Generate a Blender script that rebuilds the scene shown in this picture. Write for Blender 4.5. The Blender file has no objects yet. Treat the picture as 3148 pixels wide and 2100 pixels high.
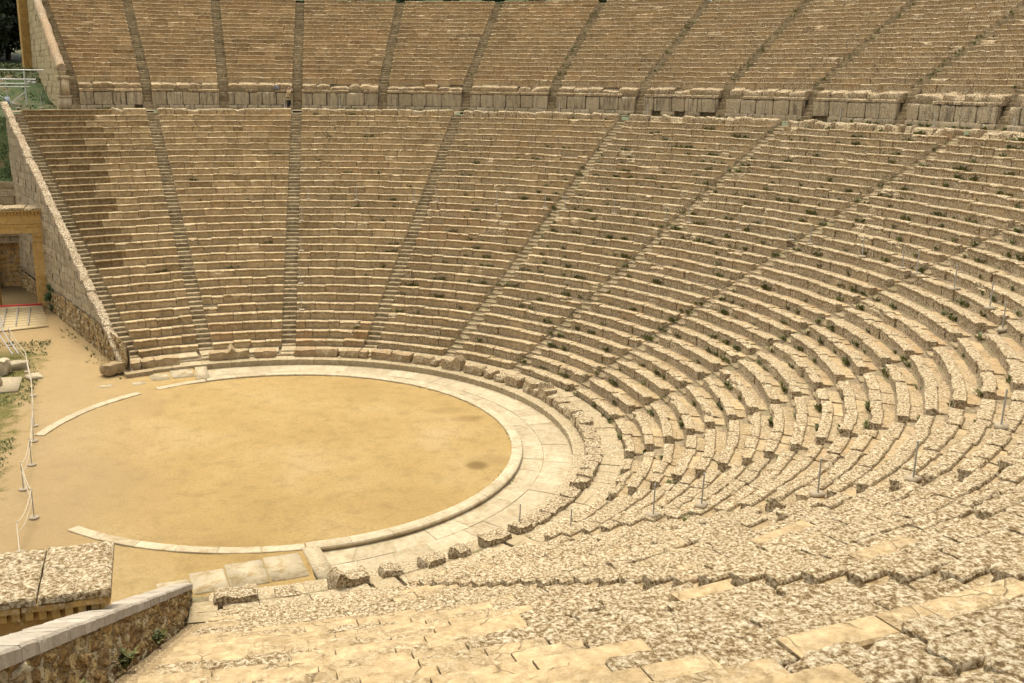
import bpy, bmesh, math, random
import numpy as np
from mathutils import Vector, Matrix, Euler

SC = bpy.context.scene
COL = SC.collection
rad = math.radians
RNG = np.random.default_rng(7)
random.seed(7)

# ------------------------------------------------------------------ theatre geometry
CAM = np.array([-4.134, -40.225, 14.721])
R1, Z1, D, H = 13.481, 0.3187, 0.7448, 0.3603          # lower tier: row radius, height, tread, rise
UR, UZ, UD, UH = 42.3, 14.52, 0.705, 0.3337            # upper tier
LA = [107.2, 94.75, 80.5, 62.4, 43.8, 26.7, 8.86, -9.5, -27.4, -44.3, -62.0, -78.8, -96.4]   # lower stair azimuths
UA = [101.3, 94.75, 87.6, 80.5, 71.4, 62.4, 53.1, 43.8, 35.3, 26.7, 17.8, 8.86, -0.3, -9.5]   # upper stair azimuths
OFS = 3.5
SW = 0.38                                              # half width of a stair
def uv(a): return np.array([math.cos(rad(a)), math.sin(rad(a))])
OA, OB = -OFS * uv(80.5), -OFS * uv(-62.0)
def centre(a):
    if a > 80.5 + 1e-6: return OA, OFS
    if a < -62.0 - 1e-6: return OB, OFS
    return np.zeros(2), 0.0
def PT(a, r, z, n=0.0):
    c, o = centre(a); e = uv(a)
    p = c + (r + o) * e + n * np.array([-e[1], e[0]])
    return np.array([p[0], p[1], z])
def rowr(k): return R1 + (k - 1) * D
def rowz(k): return Z1 + (k - 1) * H
def linez(r): return Z1 + (r - R1) / D * H

# ------------------------------------------------------------------ noise
def _h(i, j, k, s):
    v = (i * 374761393 + j * 668265263 + k * 1274126177 + s * 974634777) & 0x7fffffff
    v = ((v ^ (v >> 13)) * 1274126177) & 0x7fffffff
    v = v ^ (v >> 16)
    return (v & 0xffff) / 32767.5 - 1.0
def vnoise(P, f=1.0, s=0):
    P = np.asarray(P, float) * f
    I = np.floor(P).astype(np.int64); F = P - I; F = F * F * (3 - 2 * F)
    i, j, k = I[..., 0], I[..., 1], I[..., 2]; x, y, z = F[..., 0], F[..., 1], F[..., 2]
    def L(a, b, t): return a + (b - a) * t
    c = [[[_h(i + a, j + b, k + d, s) for d in (0, 1)] for b in (0, 1)] for a in (0, 1)]
    return L(L(L(c[0][0][0], c[0][0][1], z), L(c[0][1][0], c[0][1][1], z), y),
             L(L(c[1][0][0], c[1][0][1], z), L(c[1][1][0], c[1][1][1], z), y), x)
def n1(t, f, s): 
    t = np.asarray(t, float); return vnoise(np.stack([t, np.zeros_like(t) + .37, np.zeros_like(t) + .71], -1), f, s)

# ------------------------------------------------------------------ mesh helpers
class MB:
    """collects quads / polygons and links them as ONE mesh object"""
    def __init__(self): self.v = []; self.q = []; self.ng = []; self.a = []; self.n = 0
    def grid(self, P, attr=None, flip=False):           # P (n,m,3)
        n, m = P.shape[:2]; idx = np.arange(n * m).reshape(n, m) + self.n
        a, b, c, d = idx[:-1, :-1], idx[:-1, 1:], idx[1:, 1:], idx[1:, :-1]
        q = np.stack([a, b, c, d] if not flip else [a, d, c, b], -1).reshape(-1, 4)
        self.q.append(q); self.v.append(P.reshape(-1, 3)); self.n += n * m
        if attr is None: attr = (.5, .3, 0, 0)
        attr = np.asarray(attr, float)
        self.a.append(np.broadcast_to(attr, (n, m, 4)).reshape(-1, 4).copy() if attr.ndim != 1 else np.tile(attr, (n * m, 1)))
        return idx
    def poly(self, ids): self.ng.append(list(int(i) for i in ids))
    def verts(self, V, attr=(.5, .3, 0, 0)):
        V = np.asarray(V, float).reshape(-1, 3); i0 = self.n; self.v.append(V); self.n += len(V)
        self.a.append(np.tile(np.asarray(attr, float), (len(V), 1))); return np.arange(i0, self.n)
    def hexa(self, V8, attr=(.5, .3, 0, 0)):            # bottom 4 ccw, top 4 ccw
        i = self.verts(V8, attr)
        for f in ((3, 2, 1, 0), (4, 5, 6, 7), (0, 1, 5, 4), (1, 2, 6, 5), (2, 3, 7, 6), (3, 0, 4, 7)): self.poly(i[list(f)])
    def box(self, lo, hi, attr=(.5, .3, 0, 0)):
        (x0, y0, z0), (x1, y1, z1) = lo, hi
        self.hexa([(x0, y0, z0), (x1, y0, z0), (x1, y1, z0), (x0, y1, z0), (x0, y0, z1), (x1, y0, z1), (x1, y1, z1), (x0, y1, z1)], attr)
    def tube(self, pts, r, n=8, attr=(.5, .3, 0, 0), cap=True):
        pts = np.asarray(pts, float); m = len(pts); rr = np.broadcast_to(np.asarray(r, float), (m,))
        T = np.gradient(pts, axis=0); T /= np.linalg.norm(T, axis=1)[:, None] + 1e-9
        ref = np.array([0, 0, 1.0]) if abs(T[:, 2]).mean() < .8 else np.array([1.0, 0, 0])
        A = np.cross(T, ref); A /= np.linalg.norm(A, axis=1)[:, None] + 1e-9; B = np.cross(T, A)
        t = np.linspace(0, 2 * np.pi, n + 1)
        P = pts[:, None] + rr[:, None, None] * (np.cos(t)[None, :, None] * A[:, None] + np.sin(t)[None, :, None] * B[:, None])
        idx = self.grid(P, attr)
        if cap: self.poly(idx[0, :-1]); self.poly(idx[-1, :-1][::-1])
    def build(self, name, mat, parent=None, sharp=35, smooth=True):
        me = bpy.data.meshes.new(name)
        V = np.concatenate(self.v) if self.v else np.zeros((0, 3))
        Q = np.concatenate(self.q) if self.q else np.zeros((0, 4), int)
        loops = Q.reshape(-1).tolist(); tot = [4] * len(Q)
        for g in self.ng: loops += g; tot.append(len(g))
        st = np.concatenate([[0], np.cumsum(tot)[:-1]]) if tot else np.zeros(0)
        me.vertices.add(len(V)); me.vertices.foreach_set('co', V.astype(np.float32).ravel())
        me.loops.add(len(loops)); me.loops.foreach_set('vertex_index', np.array(loops, np.int32))
        me.polygons.add(len(tot)); me.polygons.foreach_set('loop_start', st.astype(np.int32))
        me.update(calc_edges=True)
        at = me.color_attributes.new('blk', 'FLOAT_COLOR', 'POINT')
        at.data.foreach_set('color', np.concatenate(self.a).astype(np.float32).ravel())
        if smooth:
            me.polygons.foreach_set('use_smooth', np.ones(len(tot), bool))
            me.set_sharp_from_angle(angle=rad(sharp))
        me.materials.append(mat)
        me.validate()
        o = bpy.data.objects.new(name, me); COL.objects.link(o)
        if parent is not None: o.parent = parent
        return o

def empty(name, label, cat, group=None, loc=(0, 0, 0)):
    o = bpy.data.objects.new(name, None); COL.objects.link(o); o.empty_display_size = .2
    o.location = loc; o['label'] = label; o['category'] = cat
    if group: o['group'] = group
    return o
def tag(o, label, cat, group=None):
    o['label'] = label; o['category'] = cat
    if group: o['group'] = group
    return o
def struct(o): o['kind'] = 'structure'; return o
def setloc(o, loc, rz=0): o.location = loc; o.rotation_euler = (0, 0, rz); return o

# ------------------------------------------------------------------ materials
def newmat(name):
    m = bpy.data.materials.new(name); m.use_nodes = True; nt = m.node_tree
    return m, nt, nt.nodes['Principled BSDF']
class NT:
    def __init__(self, nt): self.nt = nt
    def n(self, t, **kw):
        x = self.nt.nodes.new(t)
        for k, v in kw.items(): setattr(x, k, v)
        return x
    def l(self, a, b): self.nt.links.new(a, b)
    def noise(self, vec, scale, detail=4, rough=.6, dist=0):
        x = self.n('ShaderNodeTexNoise'); x.inputs['Scale'].default_value = scale; x.inputs['Detail'].default_value = detail
        x.inputs['Roughness'].default_value = rough; x.inputs['Distortion'].default_value = dist
        if vec is not None: self.l(vec, x.inputs['Vector'])
        return x.outputs['Fac']
    def ramp(self, fac, stops):
        x = self.n('ShaderNodeValToRGB'); e = x.color_ramp.elements
        while len(e) < len(stops): e.new(.5)
        for el, (p, c) in zip(e, stops): el.position = p; el.color = (*c, 1) if len(c) == 3 else c
        self.l(fac, x.inputs['Fac']); return x.outputs['Color']
    def mix(self, fac, a, b, mode='MIX'):
        x = self.n('ShaderNodeMix', data_type='RGBA', blend_type=mode)
        for s, v in ((x.inputs['Factor'], fac), (x.inputs['A'], a), (x.inputs['B'], b)):
            if isinstance(v, (int, float)): s.default_value = v
            elif isinstance(v, tuple): s.default_value = (*v, 1)
            else: self.l(v, s)
        return x.outputs['Result']
    def math(self, op, a, b=0.0, c=0.0, clamp=False):
        x = self.n('ShaderNodeMath', operation=op); x.use_clamp = clamp
        for s, v in zip(x.inputs, (a, b, c)):
            if isinstance(v, (int, float)): s.default_value = v
            else: self.l(v, s)
        return x.outputs[0]
    def step(self, v, lo, hi):
        x = self.n('ShaderNodeMapRange'); x.interpolation_type = 'SMOOTHSTEP'
        for nme, val in (('From Min', lo), ('From Max', hi)):
            if isinstance(val, (int, float)): x.inputs[nme].default_value = val
            else: self.l(val, x.inputs[nme])
        self.l(v, x.inputs['Value']); return x.outputs['Result']
    def bump(self, h, strength, dist, bsdf, prev=None):
        x = self.n('ShaderNodeBump'); x.inputs['Strength'].default_value = strength; x.inputs['Distance'].default_value = dist
        self.l(h, x.inputs['Height'])
        if prev is not None: self.l(prev, x.inputs['Normal'])
        if bsdf is not None: self.l(x.outputs[0], bsdf.inputs['Normal'])
        return x.outputs[0]

def stone_mat(name, dark, light, *, wetamt=.5, crack=.4, lich=(.68, .575, .385), spot=(.07, .042, .016), rust=(.37, .20, .08), random_obj=False, bump=1.0, wet=(.2, .145, .085)):
    """weathered limestone; attribute blk = tone, lichen, rust, patina"""
    m, nt, b = newmat(name); T = NT(nt)
    vec = T.n('ShaderNodeTexCoord').outputs['Object']
    if random_obj:
        oi = T.n('ShaderNodeObjectInfo'); g = T.n('ShaderNodeNewGeometry')
        vec = g.outputs['Position']
    at = T.n('ShaderNodeAttribute', attribute_name='blk'); sp = T.n('ShaderNodeSeparateColor'); T.l(at.outputs['Color'], sp.inputs[0])
    tone, lic, rst, pat = sp.outputs[0], sp.outputs[1], sp.outputs[2], at.outputs['Alpha']
    lic = T.math('MULTIPLY', lic, T.math('ADD', .62, T.math('MULTIPLY', T.noise(vec, 1.15, 4, .6), .8)), clamp=True)
    if random_obj: tone = T.math('ADD', tone, T.math('MULTIPLY', T.math('SUBTRACT', oi.outputs['Random'], .5), .35))
    nb = T.noise(vec, .9, 3, .6)
    nm = T.noise(vec, 5.0, 6, .65, .4)
    nf = T.noise(vec, 26.0, 5, .7)
    t = T.math('ADD', tone, T.math('ADD', T.math('MULTIPLY', T.math('SUBTRACT', nb, .5), .6), T.math('MULTIPLY', T.math('SUBTRACT', nm, .5), 1.7)), clamp=True)
    base = T.mix(t, dark, light)
    base = T.mix(T.math('MULTIPLY', T.step(T.noise(vec, 1.7, 5, .7), .48, .74), wetamt), base, wet)
    base = T.mix(T.math('MULTIPLY', rst, T.step(nm, .3, .62)), base, rust)
    # ochre blotches
    oc = T.step(T.noise(vec, 3.1, 4, .7, .8), .55, .75)
    base = T.mix(T.math('MULTIPLY', oc, .35), base, (.44, .29, .12))
    # lichen: cream crust, tan and brown, dark pits - one mottled growth, as strong as the attribute says
    lv = T.noise(vec, 14.0, 8, .80, .2)
    lcol = T.ramp(lv, [(.36, spot), (.44, tuple(c * 2.0 for c in spot)), (.50, tuple(a * .55 + b * .45 for a, b in zip(dark, light))), (.555, tuple(c * .8 for c in lich)), (.62, lich)])
    lb = T.noise(vec, 2.6, 6, .7, .2)
    lf = T.math('MULTIPLY', T.step(T.math('ADD', lic, T.math('MULTIPLY', T.math('SUBTRACT', lb, .5), 1.3)), .12, .62), .93)
    base = T.mix(lf, base, lcol)
    # hairline cracks and pits in the bare stone
    cv = T.n('ShaderNodeTexVoronoi', feature='DISTANCE_TO_EDGE'); cv.inputs['Scale'].default_value = 1.1
    cw = T.n('ShaderNodeTexNoise'); cw.inputs['Scale'].default_value = 2.0; cw.inputs['Detail'].default_value = 4; T.l(vec, cw.inputs['Vector'])
    ca = T.n('ShaderNodeVectorMath', operation='MULTIPLY_ADD'); T.l(cw.outputs['Color'], ca.inputs[0]); ca.inputs[1].default_value = (.35, .35, .35); T.l(vec, ca.inputs[2]); T.l(ca.outputs[0], cv.inputs['Vector'])
    crk = T.math('MULTIPLY', T.step(cv.outputs['Distance'], .014, .003), T.step(nb, .50, .60))
    base = T.mix(T.math('MULTIPLY', crk, crack), base, (.07, .045, .02))
    pit = T.step(T.noise(vec, 15.0, 6, .8), .60, .70)
    base = T.mix(T.math('MULTIPLY', pit, .45), base, spot)
    # drips / patina (alpha)
    st = T.n('ShaderNodeMapping'); st.inputs['Scale'].default_value = (5, 5, .5); T.l(vec, st.inputs['Vector'])
    dr = T.step(T.noise(st.outputs[0], 1.3, 4, .65), .42, .66)
    base = T.mix(T.math('MULTIPLY', T.math('MULTIPLY', dr, pat), .8), base, (.085, .07, .05))
    T.l(base, b.inputs['Base Color']); b.inputs['Roughness'].default_value = .93; b.inputs['Specular IOR Level'].default_value = .15
    hsum = T.math('SUBTRACT', T.math('ADD', T.math('MULTIPLY', nf, .45), T.math('ADD', nm, T.math('MULTIPLY', T.math('MULTIPLY', lv, lf), 1.3))), T.math('MULTIPLY', crk, .6))
    T.bump(hsum, .9 * bump, .05, b)
    return m

M = {}
M['stone'] = stone_mat('limestone', (.185, .122, .052), (.58, .435, .235))
M['upper_stone'] = stone_mat('upper_limestone', (.185, .122, .052), (.55, .40, .215), bump=.8)
M['step_stone'] = stone_mat('step_limestone', (.125, .09, .042), (.43, .33, .185), random_obj=True)
M['pale'] = stone_mat('pale_limestone', (.25, .195, .11), (.44, .365, .235), spot=(.15, .10, .045), wet=(.25, .18, .09), wetamt=.85, crack=.15, bump=.4)
M['walk'] = stone_mat('walkway_limestone', (.20, .15, .075), (.41, .325, .19), bump=.5)
M['wall_slab'] = stone_mat('wall_slab_limestone', (.26, .20, .11), (.44, .355, .22), bump=.5, wet=(.26, .2, .14))
M['sand'] = stone_mat('yellow_sandstone', (.30, .165, .04), (.50, .33, .115), spot=(.14, .08, .025), wet=(.34, .2, .06), bump=.6)
M['ashlar'] = stone_mat('ashlar_limestone', (.27, .195, .09), (.47, .37, .20), bump=.5)
M['coping'] = stone_mat('rosy_coping_stone', (.21, .145, .08), (.40, .305, .19), bump=.8)
M['grey_slab'] = stone_mat('grey_coping_slab', (.27, .23, .17), (.40, .345, .265), bump=.5, wet=(.26, .21, .15))
M['rust_stone'] = stone_mat('boulder_limestone', (.19, .13, .06), (.46, .35, .19), rust=(.33, .18, .085))

def rubble_mat():
    m, nt, b = newmat('rubble_masonry'); T = NT(nt)
    vec = T.n('ShaderNodeTexCoord').outputs['Object']
    mp = T.n('ShaderNodeMapping'); mp.inputs['Scale'].default_value = (3.2, 3.2, 4.2); T.l(vec, mp.inputs['Vector'])
    wn = T.n('ShaderNodeTexNoise'); wn.inputs['Scale'].default_value = 2.0; T.l(mp.outputs[0], wn.inputs['Vector'])
    ad = T.n('ShaderNodeVectorMath', operation='MULTIPLY_ADD'); T.l(wn.outputs['Color'], ad.inputs[0]); ad.inputs[1].default_value = (.5, .5, .5); T.l(mp.outputs[0], ad.inputs[2])
    v1 = T.n('ShaderNodeTexVoronoi'); T.l(ad.outputs[0], v1.inputs['Vector']); v1.inputs['Scale'].default_value = 1
    v2 = T.n('ShaderNodeTexVoronoi', feature='DISTANCE_TO_EDGE'); T.l(ad.outputs[0], v2.inputs['Vector']); v2.inputs['Scale'].default_value = 1
    sp = T.n('ShaderNodeSeparateColor'); T.l(v1.outputs['Color'], sp.inputs[0])
    base = T.ramp(sp.outputs[0], [(0, (.27, .15, .045)), (.35, (.42, .26, .085)), (.7, (.52, .37, .15)), (1, (.52, .42, .25))])
    nm = T.noise(vec, 14, 6, .7)
    base = T.mix(T.step(nm, .52, .75), base, (.17, .105, .04))
    base = T.mix(T.step(v2.outputs['Distance'], .05, .0), base, (.15, .095, .04))
    T.l(base, b.inputs['Base Color']); b.inputs['Roughness'].default_value = .95
    h = T.math('ADD', T.math('MULTIPLY', T.step(v2.outputs['Distance'], 0, .22), 1.0), T.math('MULTIPLY', nm, .6))
    T.bump(h, 1.0, .12, b)
    return m
M['rubble'] = rubble_mat()

def earth_mat():
    m, nt, b = newmat('orchestra_earth'); T = NT(nt)
    vec = T.n('ShaderNodeTexCoord').outputs['Object']
    n0 = T.noise(vec, .22, 4, .55, .3); n1_ = T.noise(vec, 1.4, 5, .6); n2 = T.noise(vec, 9, 7, .78); n3 = T.noise(vec, 40, 4, .75)
    base = T.ramp(n0, [(.3, (.41, .27, .098)), (.5, (.47, .318, .122)), (.7, (.51, .365, .165))])
    base = T.mix(T.math('MULTIPLY', T.step(n1_, .45, .75), .35), base, (.19, .122, .045))
    base = T.mix(T.math('MULTIPLY', T.step(n2, .47, .66), .55), base, (.285, .172, .055))
    base = T.mix(T.math('MULTIPLY', T.step(n3, .52, .66), .5), base, (.50, .375, .185))
    # worn dark patches beside the kerb, soil dug up there
    xyz = T.n('ShaderNodeSeparateXYZ'); T.l(vec, xyz.inputs[0])
    def blob(x, y, sx, sy, amt):
        dx = T.math('DIVIDE', T.math('SUBTRACT', xyz.outputs[0], x), sx); dy = T.math('DIVIDE', T.math('SUBTRACT', xyz.outputs[1], y), sy)
        d2 = T.math('ADD', T.math('MULTIPLY', dx, dx), T.math('MULTIPLY', dy, dy))
        f = T.math('ADD', d2, T.math('MULTIPLY', T.math('SUBTRACT', n2, .5), 1.6))
        return T.math('MULTIPLY', T.step(f, 1.1, .0), amt)
    for a in ((7.3, -4.6, .55, .55, .75), (8.6, .9, .9, .5, .4), (8.0, 2.2, 1.1, .6, .25), (7.9, -4.2, 1.1, .8, .25)):
        base = T.mix(blob(*a), base, (.17, .105, .035))
    # paler trodden path on the open side, greyer towards the gate
    xf = T.math('ADD', xyz.outputs[0], T.math('MULTIPLY', T.math('SUBTRACT', n0, .5), 7.0))
    base = T.mix(T.math('MULTIPLY', T.step(xf, -3.0, -9.0), .6), base, (.40, .285, .15))
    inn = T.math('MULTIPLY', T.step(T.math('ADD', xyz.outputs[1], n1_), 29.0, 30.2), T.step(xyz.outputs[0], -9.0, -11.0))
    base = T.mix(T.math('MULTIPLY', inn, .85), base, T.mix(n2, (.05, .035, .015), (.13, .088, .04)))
    # turf beyond the rope line
    gx = T.math('ADD', xyz.outputs[0], T.math('ADD', T.math('MULTIPLY', T.math('SUBTRACT', n1_, .5), 4.5), T.math('MULTIPLY', T.math('SUBTRACT', n2, .5), 1.5)))
    gr = T.mix(T.step(n2, .42, .58), (.06, .085, .012), (.21, .16, .05))
    base = T.mix(T.math('MULTIPLY', T.math('MULTIPLY', T.step(gx, -9.9, -11.6), T.step(T.math('ADD', xyz.outputs[1], T.math('MULTIPLY', n1_, 3.0)), 21.0, 18.0)), .9), base, gr)
    T.l(base, b.inputs['Base Color']); b.inputs['Roughness'].default_value = .97; b.inputs['Specular IOR Level'].default_value = .1
    T.bump(T.math('ADD', n2, T.math('MULTIPLY', n3, .6)), 1.0, .11, b)
    return m
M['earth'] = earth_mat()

def grass_mat(name, c1, c2, c3):
    m, nt, b = newmat(name); T = NT(nt); vec = T.n('ShaderNodeTexCoord').outputs['Object']
    n0 = T.noise(vec, .5, 4, .6, .4); n2 = T.noise(vec, 7, 5, .7)
    base = T.mix(T.step(n2, .35, .65), c1, c2); base = T.mix(T.step(n0, .48, .66), base, c3)
    T.l(base, b.inputs['Base Color']); b.inputs['Roughness'].default_value = .95
    T.bump(n2, 1, .15, b); return m
def scuffed_mat():
    m, nt, b = newmat('earth_dusted_slab'); T = NT(nt); vec = T.n('ShaderNodeTexCoord').outputs['Object']
    n0 = T.noise(vec, 2.2, 6, .7, .3); n2 = T.noise(vec, 18, 4, .7)
    base = T.mix(T.step(n0, .36, .56), (.255, .18, .075), T.mix(n2, (.30, .235, .135), (.40, .33, .205)))
    T.l(base, b.inputs['Base Color']); b.inputs['Roughness'].default_value = .95; T.bump(n2, .5, .02, b); return m
M['scuffed'] = scuffed_mat()
M['hill'] = grass_mat('hillside_turf', (.02, .04, .004), (.055, .078, .010), (.13, .095, .035))
M['soil'] = grass_mat('packed_soil', (.16, .11, .055), (.3, .22, .12), (.2, .16, .07))

def flat(name, col, rough=.7, metal=0, var=.25, sc=8):
    m, nt, b = newmat(name); T = NT(nt); vec = T.n('ShaderNodeTexCoord').outputs['Object']
    n = T.noise(vec, sc, 4, .6)
    T.l(T.mix(n, tuple(c * (1 - var) for c in col), tuple(min(1, c * (1 + var)) for c in col)), b.inputs['Base Color'])
    b.inputs['Roughness'].default_value = rough; b.inputs['Metallic'].default_value = metal; return m
M['metal'] = flat('galvanised_steel', (.38, .38, .35), .45, .6)
M['pipe'] = flat('scaffold_pipe', (.5, .48, .42), .5, .3)
M['concrete'] = flat('concrete_foot', (.28, .22, .135), .9, 0, .35, 25)
M['rope'] = flat('pale_rope', (.40, .33, .22), .9)
M['wood'] = flat('deck_timber', (.38, .285, .14), .75, 0, .15, 3)
M['red'] = flat('red_edge_strip', (.5, .03, .02), .6)
M['bluegrey'] = flat('blue_grey_panel', (.38, .42, .48), .6)
M['coat'] = flat('beige_coat', (.40, .29, .14), .9, 0, .15, 20)
M['trouser'] = flat('dark_trousers', (.015, .012, .012), .9)
M['skin'] = flat('skin', (.50, .30, .2), .6, 0, .08)
M['hair'] = flat('dark_hair', (.02, .014, .01), .7)
M['black'] = flat('black_plastic', (.02, .02, .02), .5)
M['bag'] = flat('grey_mauve_fabric', (.16, .145, .16), .9, 0, .4, 30)
M['bark'] = flat('bark', (.07, .05, .03), .95)

def leaf_mat(name, c1, c2):
    m, nt, b = newmat(name); T = NT(nt); g = T.n('ShaderNodeNewGeometry'); 
    n = T.noise(g.outputs['Position'], 1.1, 3, .6)
    f = T.math('ADD', T.math('MULTIPLY', g.outputs['Random Per Island'], .6), T.math('MULTIPLY', n, .5), clamp=True)
    T.l(T.mix(f, c1, c2), b.inputs['Base Color']); b.inputs['Roughness'].default_value = .7; return m
M['weed'] = leaf_mat('weed_leaf', (.018, .038, .004), (.17, .155, .035))
M['turf'] = leaf_mat('turf_blade', (.024, .048, .004), (.10, .118, .016))
M['pine'] = leaf_mat('pine_needles', (.008, .016, .004), (.045, .06, .014))
M['bush'] = leaf_mat('bush_leaf', (.025, .05, .012), (.09, .12, .03))

# ------------------------------------------------------------------ seat rows
def densify(prof, n):
    prof = np.asarray(prof, float)
    if n <= 0: return prof
    out = [prof[0]]
    for a, b in zip(prof[:-1], prof[1:]):
        k = max(1, int(round(np.linalg.norm((b - a)[:2]) / n)))
        for i in range(1, k + 1): out.append(a + (b - a) * i / k)
    return np.array(out)
# (dr, dz, wear weight)
SEAT = [(.085, -.52, .15), (.075, -.33, .25), (.062, -.22, .35), (.07, -.12, .5), (.022, -.085, .9), (0, -.055, 1), (.003, -.015, 1), (.03, 0, .9),
        (.12, .002, .45), (.24, -.004, .3), (.35, -.008, .3), (.375, -.035, .4), (.39, -.085, .25), (.52, -.09, .2), (.66, -.094, .2), (.80, -.10, .1)]
NEW = [(.12, -.52, .05), (.115, -.3, .05), (.105, -.17, .05), (.09, -.11, .05), (.01, -.08, .1), (0, -.06, .1), (.002, -.008, .1), (.012, 0, .1),
       (.12, .0, .1), (.24, -.0, .1), (.36, -.0, .1), (.40, -.03, .1), (.41, -.085, .1), (.52, -.09, .1), (.66, -.094, .1), (.80, -.10, .05)]
USEAT = [(.07, -.52, .15), (.065, -.3, .2), (.06, -.2, .25), (.05, -.11, .4), (.01, -.07, .9), (0, -.045, 1), (.004, -.012, 1), (.03, 0, .9),
         (.12, .002, .4), (.24, -.004, .3), (.34, -.02, .3), (.36, -.05, .2), (.55, -.055, .2), (.76, -.06, .1)]

def block(mb, fpos, L, prof, res, ero, attr, rng, seed, gap=.012, dr0=0., dz0=0., tilt=0., floor=-.54):
    """one stone: fpos(u, r, z)->xyz for u in 0..L along the row"""
    n = max(3, int(math.ceil(L / res)))
    u = np.linspace(gap, L - gap, n + 1)
    if res < .25: u = np.sort(np.unique(np.concatenate([u, [gap + .015, gap + .06, L - gap - .015, L - gap - .06]])))
    u = u[(u >= gap - 1e-6) & (u <= L - gap + 1e-6)]
    prof = np.asarray(prof); m = len(prof)
    d = np.minimum(u - gap, L - gap - u)
    endr = np.clip(1 - d / .07, 0, 1) ** 2
    U, R = np.meshgrid(u, prof[:, 0], indexing='ij'); _, Zp = np.meshgrid(u, prof[:, 1], indexing='ij'); W = np.broadcast_to(prof[:, 2], U.shape)
    R = R + dr0; Zp = Zp + dz0 + tilt * (U - L / 2)
    Q = np.stack([U, R * 1.0, Zp], -1) + seed * 3.17
    # chipped nosing
    c = np.maximum(0, n1(u + seed * 7.3, 1.7, 3) - .35 + .35 * (ero - .5)) * ero * .16 + np.maximum(0, n1(u + seed * 5.1, 6, 4) - .2) * ero * .05
    R = R + c[:, None] * np.where(W > .35, W, W * .25); Zp = Zp - .75 * c[:, None] * np.where(W > .35, W, 0)
    big = np.maximum(0, vnoise(Q, 1.6, 8) - .25) * ero * .10
    a1, a2 = .018 * (.35 + ero), .010 * (.35 + ero)
    nz = vnoise(Q, 3.3, 11) * a1 + vnoise(Q, 9.0, 12) * a2
    nr = vnoise(Q, 3.6, 13) * a1 + vnoise(Q, 9.7, 14) * a2
    if res < .1:
        nz = nz + vnoise(Q, 24.0, 15) * .0055 * ero; nr = nr + vnoise(Q, 23.0, 16) * .0055 * ero
    R = R + nr * (.3 + W) + big * W; Zp = Zp + nz * (.25 + W) - big * W * .6
    er = endr[:, None] * (.010 + .045 * ero * (W > .4))
    R = R + er; Zp = Zp - er * .8
    P = fpos(U, R, Zp)
    A = np.broadcast_to(np.asarray(attr, float), (*U.shape, 4)).copy()
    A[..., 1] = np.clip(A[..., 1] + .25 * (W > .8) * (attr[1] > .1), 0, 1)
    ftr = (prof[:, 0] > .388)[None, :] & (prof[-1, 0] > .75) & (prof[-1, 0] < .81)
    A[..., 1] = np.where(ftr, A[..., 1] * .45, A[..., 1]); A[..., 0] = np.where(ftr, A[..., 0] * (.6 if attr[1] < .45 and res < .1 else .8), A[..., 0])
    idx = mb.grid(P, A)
    # close the ends
    for e, rev in ((0, True), (-1, False)):
        bk = mb.verts(fpos(np.array([u[e]]), np.array([prof[-1, 0] + dr0]), np.array([floor])), attr)
        ft = mb.verts(fpos(np.array([u[e]]), np.array([prof[0, 0] + dr0]), np.array([floor])), attr)
        ids = list(idx[e]) + [bk[0], ft[0]]
        mb.poly(ids[::-1] if rev else ids)

def arc(c, ofs, a0, r, z):
    rho0 = r + ofs
    def f(U, R, Zz):
        a = rad(a0) + U / rho0
        rho = rho0 + R
        return np.stack([c[0] + rho * np.cos(a), c[1] + rho * np.sin(a), z + Zz], -1)
    return f

def fill_row(mb, c, ofs, a_lo, a_hi, r, z, prof, tone, lich, rustf, ero, rng, seed, res, bl=(.55, 1.6), special=None, patina=0.1, miss=.004, cut=SW):
    rho = r + ofs
    e = math.degrees(math.asin(cut / rho)); a0, a1 = a_lo + e, a_hi - e
    L = rad(a1 - a0) * rho; f0 = arc(c, ofs, a0, r, z)
    u = 0.0; i = 0
    while u < L - 1e-3:
        w = rng.uniform(*bl)
        if L - (u + w) < .45: w = L - u
        frac = (u + w / 2) / L
        f = (lambda u0: (lambda U, R, Zz: f0(U + u0, R, Zz)))(u)
        p, er, to, li, ru, pa = prof, ero * rng.uniform(.4, 1.15), np.clip(rng.normal(tone, .13), .02, .98), lich * rng.uniform(.6, 1.25), rustf(a0 + frac * (a1 - a0)) * rng.uniform(.2, 1), patina * rng.uniform(0, 2)
        sp = special(frac, a0 + frac * (a1 - a0), rng) if special else None
        dr0, dz0, ti = rng.normal(0, .012 + .014 * ero), rng.normal(0, .008 + .012 * ero), rng.normal(0, .016 * ero)
        if sp: 
            p, er, to, li, ru, pa = sp[:6]; dr0 *= .2; dz0 *= .2; ti = 0
        elif rng.random() < .13: er = min(1.9, er * 2.6)
        if not sp and rng.random() < miss: dz0 -= .16; dr0 += .05; er = 1.5
        block(mb, f, w, p, res, er, (to, min(1, li), min(1, ru), min(1, pa)), rng, rng.uniform(0, 60), dr0=dr0, dz0=dz0, tilt=ti)
        u += w; i += 1
    return L

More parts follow.
